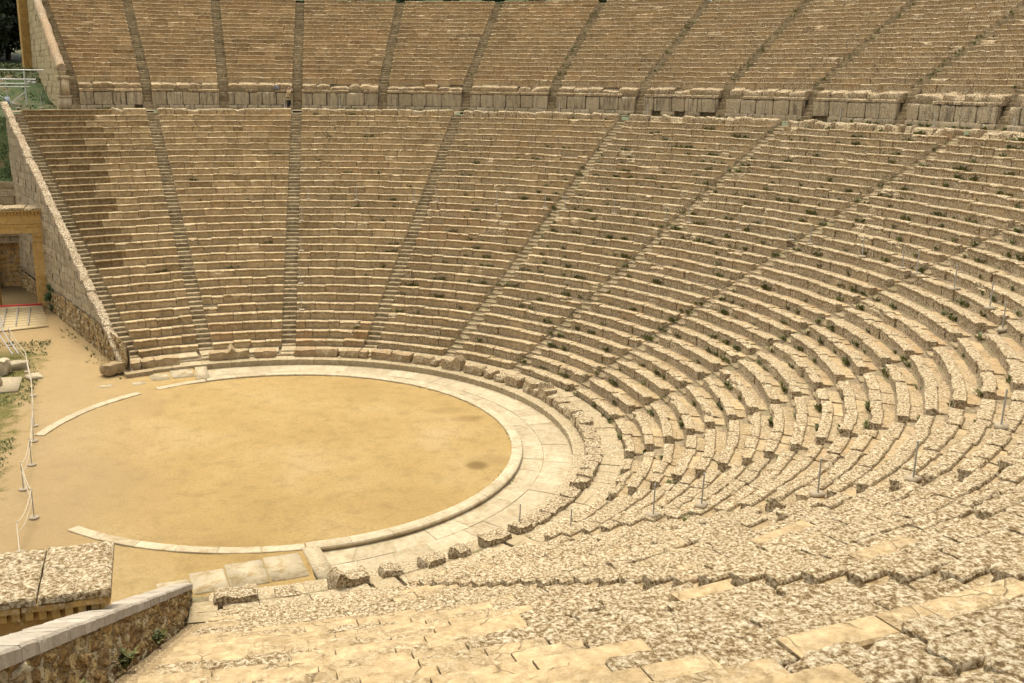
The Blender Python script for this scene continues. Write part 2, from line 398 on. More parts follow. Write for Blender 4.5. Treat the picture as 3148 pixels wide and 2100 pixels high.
ORD = ['first', 'second', 'third', 'fourth', 'fifth', 'sixth', 'seventh', 'eighth', 'ninth', 'tenth', 'eleventh', 'twelfth', 'thirteenth', 'fourteenth']
LOWER_LOOK = ['with dark smooth repaired seats beside the far parapet', 'of clean pale benches', 'of pale benches with reddish bottom blocks',
              'of benches with orange stained blocks halfway up', 'of benches tufted with weeds', 'of weedy benches behind the boulder-lined kerb',
              'of weedy speckled benches facing the view', 'of curving speckled benches', 'of curving lichen-spotted benches at the right edge',
              'of lichen-crusted benches seen end on', 'of lichen-crusted benches seen from above', 'of lichen-covered foreground benches with smooth repaired seats']
def lichen_at(a):      # the southern half is crusted with lichen
    return float(np.interp(a, [-100, -60, -20, 20, 50, 80, 110], [.78, .85, .8, .6, .42, .22, .14]))
for w in range(12):
    a_hi, a_lo = LA[w], LA[w + 1]
    if w < 2: c, ofs = OA, OFS
    elif w < 10: c, ofs = np.zeros(2), 0.
    else: c, ofs = OB, OFS
    mid = (a_hi + a_lo) / 2
    side = 'in the lower tier between %s and %s stairways from the far parapet' % (ORD[w], ORD[w + 1])
    W = empty('seating_wedge', '%s lower wedge from the far parapet, %s' % (ORD[w], LOWER_LOOK[w]), 'seating block', 'lower tier seating wedges')
    for k in range(2, 35):
        rng = np.random.default_rng(1000 + w * 50 + k)
        r, z = rowr(k), rowz(k)
        pm = PT(mid, r, z)
        dist = min(np.linalg.norm(pm - CAM), np.linalg.norm(PT(a_hi - 2, r, z) - CAM), np.linalg.norm(PT(a_lo + 2, r, z) - CAM))
        px = dist / 1021.
        res = float(np.clip(2.3 * px, .045, .20))
        prof = SEAT if dist > 34 else densify(SEAT, max(.03, 1.9 * px))
        nprof = NEW if dist > 34 else densify(NEW, max(.05, 2.4 * px))
        lich = lichen_at(mid)
        def rustf(a, k=k, w=w):
            v = max(0, vnoise(np.array([[a / 9.0, k / 4.0, .3]]), 1, 5)[0] - .1) * .8
            if w == 3 and 14 <= k <= 19: v += .5 * max(0, min(1, (a - 48) / 8)) + .12
            if w == 5 and 8 <= k <= 16: v += .35
            if w == 6 and 12 <= k <= 28: v += .3
            if w == 2 and k in (2, 3, 4) and (a < 67 or a > 75): v += .8
            if w == 1 and k == 3 and a > 90: v += .5
            return v
        special = None
        if w == 0:
            lim = {True: .34 + .09 * math.sin(k * 1.7) + .012 * (k - 12), False: -1}[k >= 12]
            def special(fr, a, rng, lim=lim):
                if 1 - fr < lim: return (nprof, .06, rng.uniform(.12, .34), .04, .0, .35)
        if w == 11:
            def special(fr, a, rng, k=k):
                v = vnoise(np.array([[a / 3.2, k / 2.6, 1.7]]), 1, 21)[0]
                if v > ((-.4 if k >= 16 else .08) if a < -86.5 else .55) and k > 5: return (nprof, .16, rng.uniform(.42, .62), .12 + .3 * rng.random(), .0, .1)
        if w == 10:
            def special(fr, a, rng, k=k):
                if vnoise(np.array([[a / 3.2, k / 2.6, 1.7]]), 1, 21)[0] > .62 and k > 14: return (nprof, .16, rng.uniform(.42, .62), .2, .0, .1)
        if w == 4 or w == 5 or w == 6:
            def special(fr, a, rng, k=k): return None
        if k == 34:
            P34 = [(.06, -.45, .2), (.03, -.2, .6), (0, -.06, 1), (.03, .03, 1), (.2, .08, .9), (.4, .07, .9), (.6, .02, .8), (.72, -.05, .5), (.8, -.3, .2)]
            prof = P34 if dist > 34 else densify(P34, .08)
        mb = MB()
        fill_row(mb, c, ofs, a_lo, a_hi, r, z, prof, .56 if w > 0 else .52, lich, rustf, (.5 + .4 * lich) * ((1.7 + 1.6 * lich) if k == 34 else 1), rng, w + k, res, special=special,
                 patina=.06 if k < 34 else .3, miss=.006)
        mb.build('seat_row', M['stone'], W)

UP_LOOK = 'wedge of pinkish upper tier benches'
for w in range(13):
    a_hi, a_lo = UA[w], UA[w + 1]
    c, ofs = (OA, OFS) if w < 3 else (np.zeros(2), 0.)
    mid = (a_hi + a_lo) / 2
    W = empty('seating_wedge', '%s upper tier wedge of pinkish benches, counted from the tall ashlar end wall' % ORD[w], 'seating block', 'upper tier seating wedges')
    for k in range(0, 22):
        rng = np.random.default_rng(5000 + w * 50 + k)
        r, z = UR + (k - 1) * UD, UZ + (k - 1) * UH
        pm = PT(mid, r, z); dist = np.linalg.norm(pm - CAM); res = float(np.clip(3.4 * dist / 1021., .1, .28))
        lich = lichen_at(mid) * .9
        def rustf(a, k=k): return max(0, vnoise(np.array([[a / 5.0, k / 3.0, .9]]), 1, 6)[0] - .15) * .7
        if k == 0:                                   # front-row blocks on top of the terrace wall
            r, z = 41.55, 13.96
            prof = [(.05, -.40, .2), (.03, -.2, .6), (0, -.06, 1), (.03, .0, 1), (.2, .05, .9), (.4, .06, .9), (.6, .07, .8), (.75, .13, .4), (.82, .16, .2)]
        else: prof = USEAT
        mb = MB()
        fill_row(mb, c, ofs, a_lo, a_hi, r, z, prof, .5, lich, rustf, (.5 + .35 * lich) * (2.4 if k == 0 else 1), rng, 100 + w + k, res, bl=(.8, 1.5), patina=.22 if k else .35, miss=.004 if k else .16)
        mb.build('seat_row', M['upper_stone'], W)

# ------------------------------------------------------------------ stairways
def step_mesh(name, mat, seed, depth=.41, width=2 * SW - .015, hgt=.3):
    rng = np.random.default_rng(seed); mb = MB()
    prof = [(.012, -hgt, .2), (.01, -.15, .4), (.0, -.03, 1), (.008, -.004, 1), (.035, 0, .7), (.15, 0, .4), (.28, -.002, .3), (depth, -.006, .2)]
    block(mb, lambda U, R, Zz: np.stack([R, U - width / 2, Zz], -1), width, prof, (.12), .5, (.4, .06, 0, .35), rng, seed * 1.3, gap=.004, floor=-hgt)
    o = mb.build(name, mat); me = o.data; bpy.data.objects.remove(o); return me
STEPS = [step_mesh('step', M['step_stone'], s) for s in range(5)]
STEPS_NEAR = [step_mesh('step', M['stone'], 20 + s) for s in range(3)]
def stairway(a, r0, z0, n, dr, dz, label, group, bias, rough=0., first=0, fr=.15, fz=.25):
    c, o = centre(a)
    e = uv(a)
    p0 = c + (r0 + o) * e
    root = empty('stairway', label, 'stairway', group, (p0[0], p0[1], z0))
    root.rotation_euler = (0, 0, rad(a))
    for s in range(n):
        st = bpy.data.objects.new('step', (STEPS_NEAR[random.randrange(3)] if bias else STEPS[random.randrange(5)])); COL.objects.link(st); st.parent = root
        f_ = min(s, first); g_ = s - f_
        st.location = (f_ * fr + g_ * dr + random.uniform(-1, 1) * (.008 + rough * .05), random.uniform(-1, 1) * .006, f_ * fz + g_ * dz + random.uniform(-1, 1) * (.006 + rough * .03))
        st.rotation_euler = (random.uniform(-1, 1) * (.008 + rough * .04), random.uniform(-1, 1) * rough * .04, random.uniform(-1, 1) * (.012 + rough * .1))
    return root
SL = ['narrow stairway beside the far parapet coping', 'stairway right of the dark repaired seats', 'stairway facing straight down to the camera below the person', 'stairway rising right of the reddish bottom blocks',
      'stairway left of the weedy wedge', 'stairway with boulders at its foot', 'steeply slanting weedy stairway', 'long slanting stairway running to the right edge', 'stairway seen almost end on at right', 
      'stairway hidden between lichened bench ends', 'stairway with posts standing along it', 'stairway crossing the foreground with dark notched bench ends', 'smooth pale stairway beside the near parapet']
for i, a in enumerate(LA):
    stairway(a, rowr(2) - .02, rowz(2) - (.25 if i < 4 else .35), 65, D / 2, H / 2, SL[i] + ', %s from the far parapet' % ORD[i], 'lower tier stairways', i == 12)
    # two landing slabs at the foot
    pass
for i, a in enumerate(UA):
    stairway(a, 40.98, 12.2, 50, UD / 2, UH / 2, 'worn steep stairway of the upper tier, %s from the ashlar end wall' % ORD[i], 'upper tier stairways', 0, rough=.6 if i > 2 else .3, first=9, fr=.145, fz=.232)

# ------------------------------------------------------------------ ground, terraces, hill under the seats
def ring(mb, angs, rads, zf, attr=(.4, .2, 0, 0), jit=0.):
    P = np.array([[PT(a, r, zf(a, r)) for r in rads] for a in angs])
    if jit: P[..., 2] += vnoise(P, 1.2, 31) * jit
    mb.grid(P, attr, flip=True)
angs = np.concatenate([np.linspace(-98.4, -62, 40), np.linspace(-62, 80.5, 140)[1:], np.linspace(80.5, 107.9, 34)[1:]])
def hz(a, r):
    if r < 13.0: return .05
    if r < 14.3: return .20
    if r < 38.3: return linez(r) - .46
    return 11.85
mb = MB(); ring(mb, angs, [12.25, 12.9, 13.0, 14.2, 14.4, 20, 26, 32, 38.2, 38.9], hz)
struct(mb.build('hill_bed', M['soil']))
mb = MB(); ring(mb, angs, np.linspace(38.75, 41.25, 9), lambda a, r: 12.1, jit=.08)
struct(mb.build('terrace_path', M['soil']))
ua = np.linspace(-9.8, 101.8, 100)
mb = MB(); ring(mb, ua, [41.5, 42.2, 42.4, 48, 54, 57.1], lambda a, r: 12.0 if r < 42.0 else UZ + (r - UR) / UD * UH - .62)
struct(mb.build('hill_bed', M['soil']))
mb = MB(); ring(mb, ua, [57.0, 58, 59.5, 61, 64, 68, 75, 100], lambda a, r: 21.15 + (0 if r < 59.5 else (r - 59.5) * .42), jit=.35)
struct(mb.build('hilltop', M['hill']))

# orchestra floor: disc, then the open side
mb = MB()
th = np.linspace(-np.pi, np.pi, 181)
rr = np.concatenate([[0.02], np.linspace(.5, 9.78, 26)])
P = np.stack([np.outer(np.cos(th), rr), np.outer(np.sin(th), rr), np.zeros((len(th), len(rr)))], -1)
P[..., 2] = vnoise(P, .5, 40) * .025 + vnoise(P, 2.2, 41) * .012 - .02
mb.grid(P, flip=True)
# open side between the two wedge ends (counter-clockwise from the far cross slab to the near one)
th = np.radians(np.linspace(103.2, 360 - 91.0, 130))
rr = np.concatenate([np.linspace(9.78, 16, 24), [18, 21, 25, 30, 38, 50, 80, 150, 400, 1200]])
P = np.stack([np.outer(np.cos(th), rr), np.outer(np.sin(th), rr), np.zeros((len(th), len(rr)))], -1)
P[..., 2] = vnoise(P, .5, 40) * .025 + vnoise(P, 2.2, 41) * .012 - .02
mb.grid(P, flip=True)
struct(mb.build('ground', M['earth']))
mb = MB(); S = 1500
mb.hexa([(-S, -S, -1.2), (S, -S, -1.2), (S, S, -1.2), (-S, S, -1.2), (-S, -S, -.8), (S, -S, -.8), (S, S, -.8), (-S, S, -.8)])
struct(mb.build('terrain', M['hill']))

# sunken paved ring
mb = MB(); rng = np.random.default_rng(3)
bands = [(10.14, 11.05), (11.06, 12.24)]
for bi, (ra, rb) in enumerate(bands):
    a = -91.0
    while a < 102.6:
        w = rng.uniform(4.2, 7.5); b = min(a + w, 102.8)
        if 102.8 - b < 2: b = 102.8
        g = .025
        t = rng.uniform(.35, .75); dz = rng.normal(0, .006)
        aa = np.linspace(a + g, b - g, 7); rrr = np.linspace(ra + .004, rb - .004, 5)
        # the paving follows the wider ends of the ring
        P = np.array([[PT(x, 0, 0)[:2] * 0 + 0 for _ in rrr] for x in aa]) if False else None
        G = np.zeros((7, 5, 3))
        for i_, x in enumerate(aa):
            for j_, r_ in enumerate(rrr):
                f_ = (r_ - 10.14) / 2.1
                pin = np.append(r_ * uv(x), 0); 
                if x > 80.5 or x < -62:
                    q = PT(x if x > 80.5 else x, r_, 0); q0 = np.append(r_ * uv(x), 0); pin = q0 * (1 - f_) + q * f_
                G[i_, j_] = pin; G[i_, j_, 2] = -.15 + dz + rng.normal(0, .002)
        mb.grid(G, (t, .12, 0, .12), flip=True)
        a = b
struct(mb.build('paving', M['pale']))
mb = MB(); th = np.radians(np.linspace(-93, 104, 120)); rr = np.array([9.9, 11, 12.6])
P = np.stack([np.outer(np.cos(th), rr), np.outer(np.sin(th), rr), np.full((120, 3), -.175)], -1); mb.grid(P, flip=True)
struct(mb.build('paving_bed', M['earth']))

# kerb ring of the orchestra
kerb = empty('orchestra_kerb', 'pale limestone kerb ring around the earthen orchestra floor', 'kerb')
def kerb_run(a0, a1, hi):
    n = max(1, int(round(abs(a1 - a0) / 8.3)))
    for i in range(n):
        lo = a0 + (a1 - a0) * i / n; up = a0 + (a1 - a0) * (i + 1) / n
        mb = MB(); rng = np.random.default_rng(int(300 + i + a0)); r = 9.76
        L = rad(up - lo) * r
        prof = [(-.0, -.12, .1), (0, -.02, .6), (.02, .0, .5), (.15, .002, .2), (.30, .0, .2), (.335, -.012, .2), (.36, -.02, .2), (.42, -.035, .3), (.45, -.085, .3), (.43, -.15, .2), (.40, -.2, .1)] if hi else \
               [(-.0, -.12, .1), (0, -.015, .5), (.02, .0, .4), (.2, .0, .2), (.40, .0, .3), (.42, -.015, .4), (.42, -.12, .1)]
        block(mb, arc(np.zeros(2), 0, lo, r, .055 if hi else .03), L, densify([(a_, b_, w_) for a_, b_, w_ in prof], .05), .15, .12, (rng.uniform(.45, .85), .1, 0, .08), rng, i * 1.7 + a0, gap=.006, floor=-.2)
        mb.build('kerb_stone', M['pale'], kerb)
kerb_run(123.2, 161.0, False); kerb_run(103.4, 117.8, False); kerb_run(-91, 103.2, True); kerb_run(-138.5, -91.2, False)

# stone step around the paved ring, one long run of slabs
rim = empty('stone_step', 'low curved stone step edging the sunken paved ring', 'step')
lims = [(-96.2, -62), (-62, 80.5), (80.5, 107.0)]
si = 0
for lo, hi in lims:
    c, o = (OB, OFS) if hi <= -62 else ((OA, OFS) if lo >= 80.5 else (np.zeros(2), 0.))
    n = int(round(rad(hi - lo) * (12.21 + o) / 1.35))
    for i in range(n):
        a0 = lo + (hi - lo) * i / n; a1 = lo + (hi - lo) * (i + 1) / n; rng = np.random.default_rng(700 + si); si += 1
        prof = [(.02, -.32, .1), (.015, -.12, .3), (0, -.03, .9), (.01, -.004, .9), (.04, 0, .5), (.3, 0, .2), (.6, .0, .2), (.9, -.0, .2), (.98, -.0, .2)]
        mb = MB(); block(mb, arc(c, o, a0, 12.21, .146), rad(a1 - a0) * (12.21 + o), densify(prof, .1), .12, .3, (rng.uniform(.45, .8), lichen_at(a0) * .5, 0, .1), rng, si * 1.1, gap=.005, floor=-.3)
        mb.build('step_slab', M['walk'], rim)
# walkway slabs behind the front row
walk = MB(); rng = np.random.default_rng(12)
for w in range(12):
    a_hi, a_lo = LA[w], LA[w + 1]; c, o = (OA, OFS) if w < 2 else ((OB, OFS) if w > 9 else (np.zeros(2), 0.))
    e = math.degrees(SW / 13); a = a_lo + e
    while a < a_hi - e - .01:
        b = min(a + rng.uniform(4.2, 7) * 13 / (13 + o), a_hi - e)
        if a_hi - e - b < 1.6: b = a_hi - e
        block(walk, arc(c, o, a, 13.28, .33), rad(b - a) * (13.28 + o), [(.0, -.2, .3), (0, -.03, .7), (.02, 0, .6), (.3, 0, .2), (.6, 0, .2), (.95, 0, .1)], .15, .3, (rng.uniform(.5, .85), lichen_at(a) * .45, .1 * rng.random(), .1), rng, rng.uniform(0, 50), floor=-.2)
        a = b
struct(walk.build('walkway_paving', M['walk']))
foot = MB()
for a in LA:
    c, o = centre(a); e_ = math.degrees(SW / (13 + o))
    for r_, z_ in ((12.95, .27), (13.32, .35), (13.69, .355)):
        block(foot, arc(c, o, a - e_, r_, z_), 2 * SW, [(.0, -.2, .3), (0, -.03, .7), (.02, 0, .6), (.2, 0, .2), (.38 if r_ < 13.5 else .55, 0, .1)], .15, .3, (.62, .2, .05, .1), rng, rng.uniform(0, 50), floor=-.2)
struct(foot.build('stair_paving', M['walk']))

# ------------------------------------------------------------------ broken front row blocks
def boulder(mb, L, dp, h, seed, flatness=.5, attr=(.5, .4, .3, .1), spike=0.):
    n = 14; bm = bmesh.new(); bmesh.ops.create_cube(bm, size=1); bmesh.ops.subdivide_edges(bm, edges=bm.edges[:], cuts=9, use_grid_fill=True)
    V = np.array([v.co[:] for v in bm.verts]); Fs = [[v.index for v in f.verts] for f in bm.faces]; bm.free()
    s = V / (np.abs(V).max(axis=1)[:, None] + 1e-9) * .5
    ball = V / (np.linalg.norm(V, axis=1)[:, None] + 1e-9) * .62
    P = s * flatness + ball * (1 - flatness)
    P = P * np.array([L, dp, h])
    q = P + seed * 5.3
    P = P + np.stack([vnoise(q, 2.2, 50), vnoise(q, 2.2, 51), vnoise(q, 2.4, 52)], -1) * .085 + np.stack([vnoise(q, 7, 53), vnoise(q, 7, 54), vnoise(q, 7, 55)], -1) * .022
    if spike: P[:, 2] += np.where(V[:, 2] > .2, np.exp(-((P[:, 0] / L - spike) / .12) ** 2) * .28, 0)
    P[:, 2] += h * .46
    i = mb.verts(P, attr)
    for f in Fs: mb.poly(i[f])
BL = [(112.0, 1.15, .45, 'round'), (108.3, .5, .42, ''), (105.8, .62, .4, ''), (102.3, 1.1, .42, ''), (94.4 - 1.6, .95, .42, ''), (89.6, 1.0, .44, 'spike'), (84.6, 1.0, .42, ''),
      (76.4, 1.1, .42, ''), (71.1, 1.12, .42, 'round'), (67.1, .33, .38, ''), (64.8, .6, .4, 'round'), (57.8, 1.0, .43, ''), (52.7, 1.02, .43, ''), (47.3, 1.0, .44, 'round'),
      (39.4, 1.05, .5, 'spike'), (33.4, 1.0, .52, 'round'), (28.5, .5, .42, 'round'), (20.7, .85, .5, 'round'), (15.0, .8, .62, 'round'), (9.3, .7, .6, 'spike'), (3.2, .7, .5, 'round'), (-2.6, .75, .5, 'round'),
      (-9.9, .7, .55, 'round'), (-20.1, .85, .36, ''), (-24.4, .8, .34, ''), (-32.3, .7, .42, 'round'), (-38.9, .45, .4, ''), (-44.0, .8, .35, 'round'), (-50.0, .9, .35, ''), (25.0, .5, .3, 'round'), (12.2, .6, .36, ''), (6.2, .62, .42, ''), (.3, .7, .4, 'round'), (-6.2, .75, .42, ''), (-13.2, .7, .4, ''), (-16.6, .75, .34, 'round'), (-28.3, .85, .36, ''), (-35.6, .7, .4, ''), (-47.0, .6, .3, ''), (-57.0, .4, .3, ''), (62.3, .4, .38, ''), (44.0, .35, .3, 'round'), (-54.6, .7, .33, 'round'),
      (-93.4, 1.15, .42, ''), (-88.4, .62, .25, 'round'), (-82.0, 1.15, .4, 'spike'), (-77.4, .62, .38, 'round'), (-72.6, .62, .36, ''), (-69.0, .42, .4, 'round'), (-63.8, .95, .38, ''), (-59.0, .5, .36, '')]
wcount = {}
BL.sort(key=lambda b: -b[0])
for i, (a, L, h, kind) in enumerate(BL):
    mb = MB(); rng = np.random.default_rng(60 + i)
    rust = float(rng.choice([.05, .2, .45]))
    boulder(mb, L * 1.06, .62, h, i * 1.9 + 2, .66 if kind == 'round' else .9, (rng.uniform(.35, .65), lichen_at(a) * .8, rust, .15), spike=(.3 if i % 2 else -.3) if kind == 'spike' else 0)
    wi = [j for j in range(12) if LA[j] >= a >= LA[j + 1]] if a > -96.4 and a < 107.2 else [0]
    wi = wi[0] if wi else 0
    wcount[wi] = wcount.get(wi, 0) + 1
    o = mb.build('front_row_block', M['rust_stone'])
    p = PT(a, 13.02, .145); setloc(o, p, rad(a + 90) + rng.normal(0, .04))
    adj = {'round': 'rounded broken', 'spike': 'broken-backed', '': 'squarish worn'}[kind]
    colr = {.05: 'grey-beige', .2: 'pinkish', .45: 'reddish'}[rust]
    size = 'small ' if L < .7 else ''
    place = 'below the wedge between stairways %s and %s from the far parapet' % (ORD[wi], ORD[wi + 1])
    tag(o, '%s%s %s front-row block, %s along from its left-hand stairway, wedge %s' % (size, adj, colr, ORD[wcount[wi] - 1], ORD[wi]), 'stone block', 'broken front row blocks')

# ------------------------------------------------------------------ terrace wall (upright slabs) above the walkway
wall_i = 0
for w in range(13):
    a_hi, a_lo = UA[w], UA[w + 1]; c, o = (OA, OFS) if w < 3 else (np.zeros(2), 0.)
    root = empty('terrace_wall', 'section of upright grey slab wall under the upper tier, %s from the ashlar end wall' % ORD[w], 'wall', 'slab walls along the terrace')
    rng = np.random.default_rng(900 + w); rho = 41.2 + o; e = math.degrees(.33 / rho)
    def course(zb, ht, bl, r, ero, nm, mat, gap, miss=0, dep=.3, tone=.6, pat=.6, lich=.2):
        a = a_lo + e
        while a < a_hi - e - 1e-3:
            b = a + math.degrees(rng.uniform(*bl) / rho)
            if math.degrees(.35 / rho) > a_hi - e - b: b = a_hi - e
            if rng.random() >= miss:
                h_ = ht * rng.uniform(.96, 1.0) if ero > .5 else ht
                prof = [(.0, -h_, .5), (0, -h_ * .75, .3), (0, -h_ * .5, .25), (0, -h_ * .25, .3), (.0, -.04, .8), (.02, 0, .9), (dep * .5, 0, .3), (dep, 0, .1)]
                mb = MB(); block(mb, arc(c, o, a, r + rng.normal(0, .01), zb + h_), rad(b - a) * rho, prof, .13, ero, (np.clip(rng.normal(tone, .15), 0, 1), lich * lichen_at(a) * 2, .05, pat * rng.uniform(.2, 1.4)), rng, rng.uniform(0, 60), gap=gap, floor=-h_)
                mb.build(nm, mat, root)
            a = b
    course(12.0, .46, (.6, 1.5), 41.06, .9, 'plinth_block', M['wall_slab'], .02, .05, .4)
    course(12.47, .92, (.95, 1.55), 41.16, .75, 'upright_slab', M['wall_slab'], .025, 0, .28, .55, .8, .3)
    course(13.41, .19, (.5, 1.6), 41.13, 1.0, 'cap_course', M['upper_stone'], .02, .14, .5, .45, .6, .5)
    mb = MB(); A = np.linspace(a_lo + e, a_hi - e, 12)
    mb.grid(np.array([[[*(c + (41.5 + o) * uv(x)), zz] for zz in (12, 13.65)] for x in A]), (.1, .2, 0, .5)); mb.build('backing', M['soil'], root)

# ------------------------------------------------------------------ far side: coping + analemma wall along the first stair
def along(a, r, n, z): return PT(a, r, z, n)
def ribbon_blocks(mb_or_parent, a, r0, r1, n0, n1_, ztop, thick, length, mat, name, seed, ero=.5, attr=(.5, .5, .2, .2)):
    c, o = centre(a); e = uv(a); nn = np.array([-e[1], e[0]]); rng = np.random.default_rng(seed)
    r = r0
    while r < r1 - .05:
        L = min(rng.uniform(*length), r1 - r)
        if r1 - r - L < .4: L = r1 - r
        wid = n1_ - n0
        prof = [(0, -thick, .3), (0, -thick * .5, .3), (0, -.04, .8), (.03, 0, .8), (wid * .3, .01, .4), (wid * .6, .01, .4), (wid - .03, 0, .8), (wid, -.04, .8), (wid, -thick * .5, .3), (wid, -thick, .2)]
        j = rng.normal(0, .012 if ero > .4 else .003)
        def f(U, R, Zz, r=r):
            rr_ = r + U; nnv = n0 + R
            return np.stack([c[0] + (rr_ + o) * e[0] + nnv * nn[0], c[1] + (rr_ + o) * e[1] + nnv * nn[1], ztop(rr_) + Zz + j], -1)
        mb = MB(); at = (np.clip(rng.normal(attr[0], .15), 0, 1), attr[1] * rng.uniform(.6, 1.3), attr[2] * rng.uniform(0, 1.5), attr[3])
        block(mb, f, L, densify(prof, .1), .1, ero, at, rng, rng.uniform(0, 50), gap=.008, floor=-thick)
        # block() expects outward along +R; sides run either way, so recalc is not needed with both faces visible
        mb.build(name, mat, mb_or_parent)
        r += L
def masonry(parent, a, n, r0, r1, zb, zt, name, mat, seed, outward, course=.5, blen=(.8, 1.6), ero=.35, attr=(.55, .2, .05, .3), thick=.35, skip=None):
    """vertical wall face of squared blocks standing in the plane at sideways offset n, as ONE mesh (blocks are its pattern)"""
    c, o = centre(a); e = uv(a); nn = np.array([-e[1], e[0]]) * outward; rng = np.random.default_rng(seed); mb = MB()
    z = zb
    while z < zt(r1) + course:
        r = r0 + rng.uniform(-.6, 0)
        while r < r1:
            L = rng.uniform(*blen); ra, rb = max(r, r0), min(r + L, r1)
            top = min(z + course, zt((ra + rb) / 2))
            if rb - ra > .1 and top - z > .06:
                nx = max(2, int((rb - ra) / .25)); nz = max(2, int((top - z) / .2))
                g = .008; A = np.linspace(ra + g, rb - g, nx + 1); B = np.linspace(z + g, top - g, nz + 1)
                R, Zv = np.meshgrid(A, B, indexing='ij'); off = rng.normal(0, .012)
                Q = np.stack([R, Zv, R * 0 + rng.uniform(0, 50)], -1)
                dd = vnoise(Q, 2.5, 60) * .03 * ero + vnoise(Q, 7, 61) * .015 * ero + off
                edge = np.minimum(np.minimum(R - A[0], A[-1] - R), np.minimum(Zv - B[0], B[-1] - Zv)) < 1e-6
                dd = dd - edge * (.018 if ero > .3 else .009)
                N = n + dd * 1.0
                P = np.stack([c[0] + (R + o) * e[0] + nn[0] * outward * n + nn[0] * dd, c[1] + (R + o) * e[1] + nn[1] * outward * n + nn[1] * dd, Zv], -1)
                at = (np.clip(rng.normal(attr[0], .09), 0, 1), attr[1] * rng.uniform(.3, 1.6), attr[2], attr[3] * rng.uniform(0, 1.6))
                mb.grid(P, at, flip=outward > 0)
            r += L
        z += course
    # solid core just behind the blocks
    A = np.linspace(r0, r1, 40); 
    core = np.array([[[*(c + (x + o) * e + np.array([-e[1], e[0]]) * (n - outward * .03)), zz] for zz in (zb - .3, zt(x) - .03)] for x in A])
    mb.grid(core, (.05, .1, 0, .8), flip=outward > 0)
    return mb.build(name, mat, parent)

S1 = LA[0]
fw = empty('parapet_wall', 'sloping stone parapet with rosy coping blocks beside the far stairway', 'wall')
ribbon_blocks(fw, S1, 12.3, 38.7, .40, .86, lambda r: linez(r) + .28, .35, (.7, 1.05), M['coping'], 'coping_block', 41, ero=1.1, attr=(.5, .55, .15, .15))
masonry(fw, S1, .66, 12.35, 38.6, 1.6, lambda r: linez(r) - .02, 'wall_face', M['wall_slab'], 42, +1, .52, (.8, 1.7), 1.3, (.55, .3, .05, .6))
masonry(fw, S1, .74, 12.5, 38.6, -.2, lambda r: 1.62 - .35 * min(1, max(0, (r - 26) / 4)), 'rubble_footing', M['rubble'], 43, +1, .3, (.3, .6), 2.2, (.45, .3, .1, .4))
mb = MB(); mb.hexa([*[PT(S1, r, z, n) for r, n, z in ((11.95, .98, -.1), (11.95, -.35, -.1), (12.34, -.35, -.1), (12.34, .98, -.1), (11.95, .98, .2), (11.95, -.35, .2), (12.34, -.35, .22), (12.34, .98, .22))]], (.5, .3, .1, .1))
mb.build('end_block', M['rust_stone'], fw)
# near parapet
S13 = LA[12]
nw = empty('parapet_wall', 'sloping rubble parapet with grey slab coping beside the near stairway', 'wall')
ncop = lambda r: linez(r) + .79
ribbon_blocks(nw, S13, 12.4, 38.4, -1.0, -.40, ncop, .2, (.55, .95), M['grey_slab'], 'coping_slab', 51, ero=.06, attr=(.5, .12, .0, .25))
def rubble_face(parent, a, n, outward, r0, r1, zb, zt, seed):
    c, o = centre(a); e = uv(a); nn = np.array([-e[1], e[0]]); mb = MB()
    A = np.arange(r0, r1, .07); S_ = np.linspace(0, 1, 26)
    R = np.repeat(A[:, None], 26, 1); Zv = np.stack([zb(x) + (zt(x) - zb(x)) * S_ for x in A])
    Q = np.stack([R, Zv * 1.3, R * 0], -1)
    dd = (np.abs(vnoise(Q, 4.5, 70)) * .13 + vnoise(Q, 12, 71) * .045 - .09)
    N = n + outward * dd
    P = np.stack([c[0] + (R + o) * e[0] + N * nn[0], c[1] + (R + o) * e[1] + N * nn[1], Zv], -1)
    mb.grid(P, (.5, .4, .2, .2), flip=outward > 0); return mb.build('rubble_face', M['rubble'], parent, sharp=80)
rubble_face(nw, S13, -.42, +1, 12.4, 38.4, lambda r: linez(r) - .75, lambda r: ncop(r) - .19, 5)
rubble_face(nw, S13, -.98, -1, 12.4, 38.4, lambda r: -.2, lambda r: ncop(r) - .19, 6)

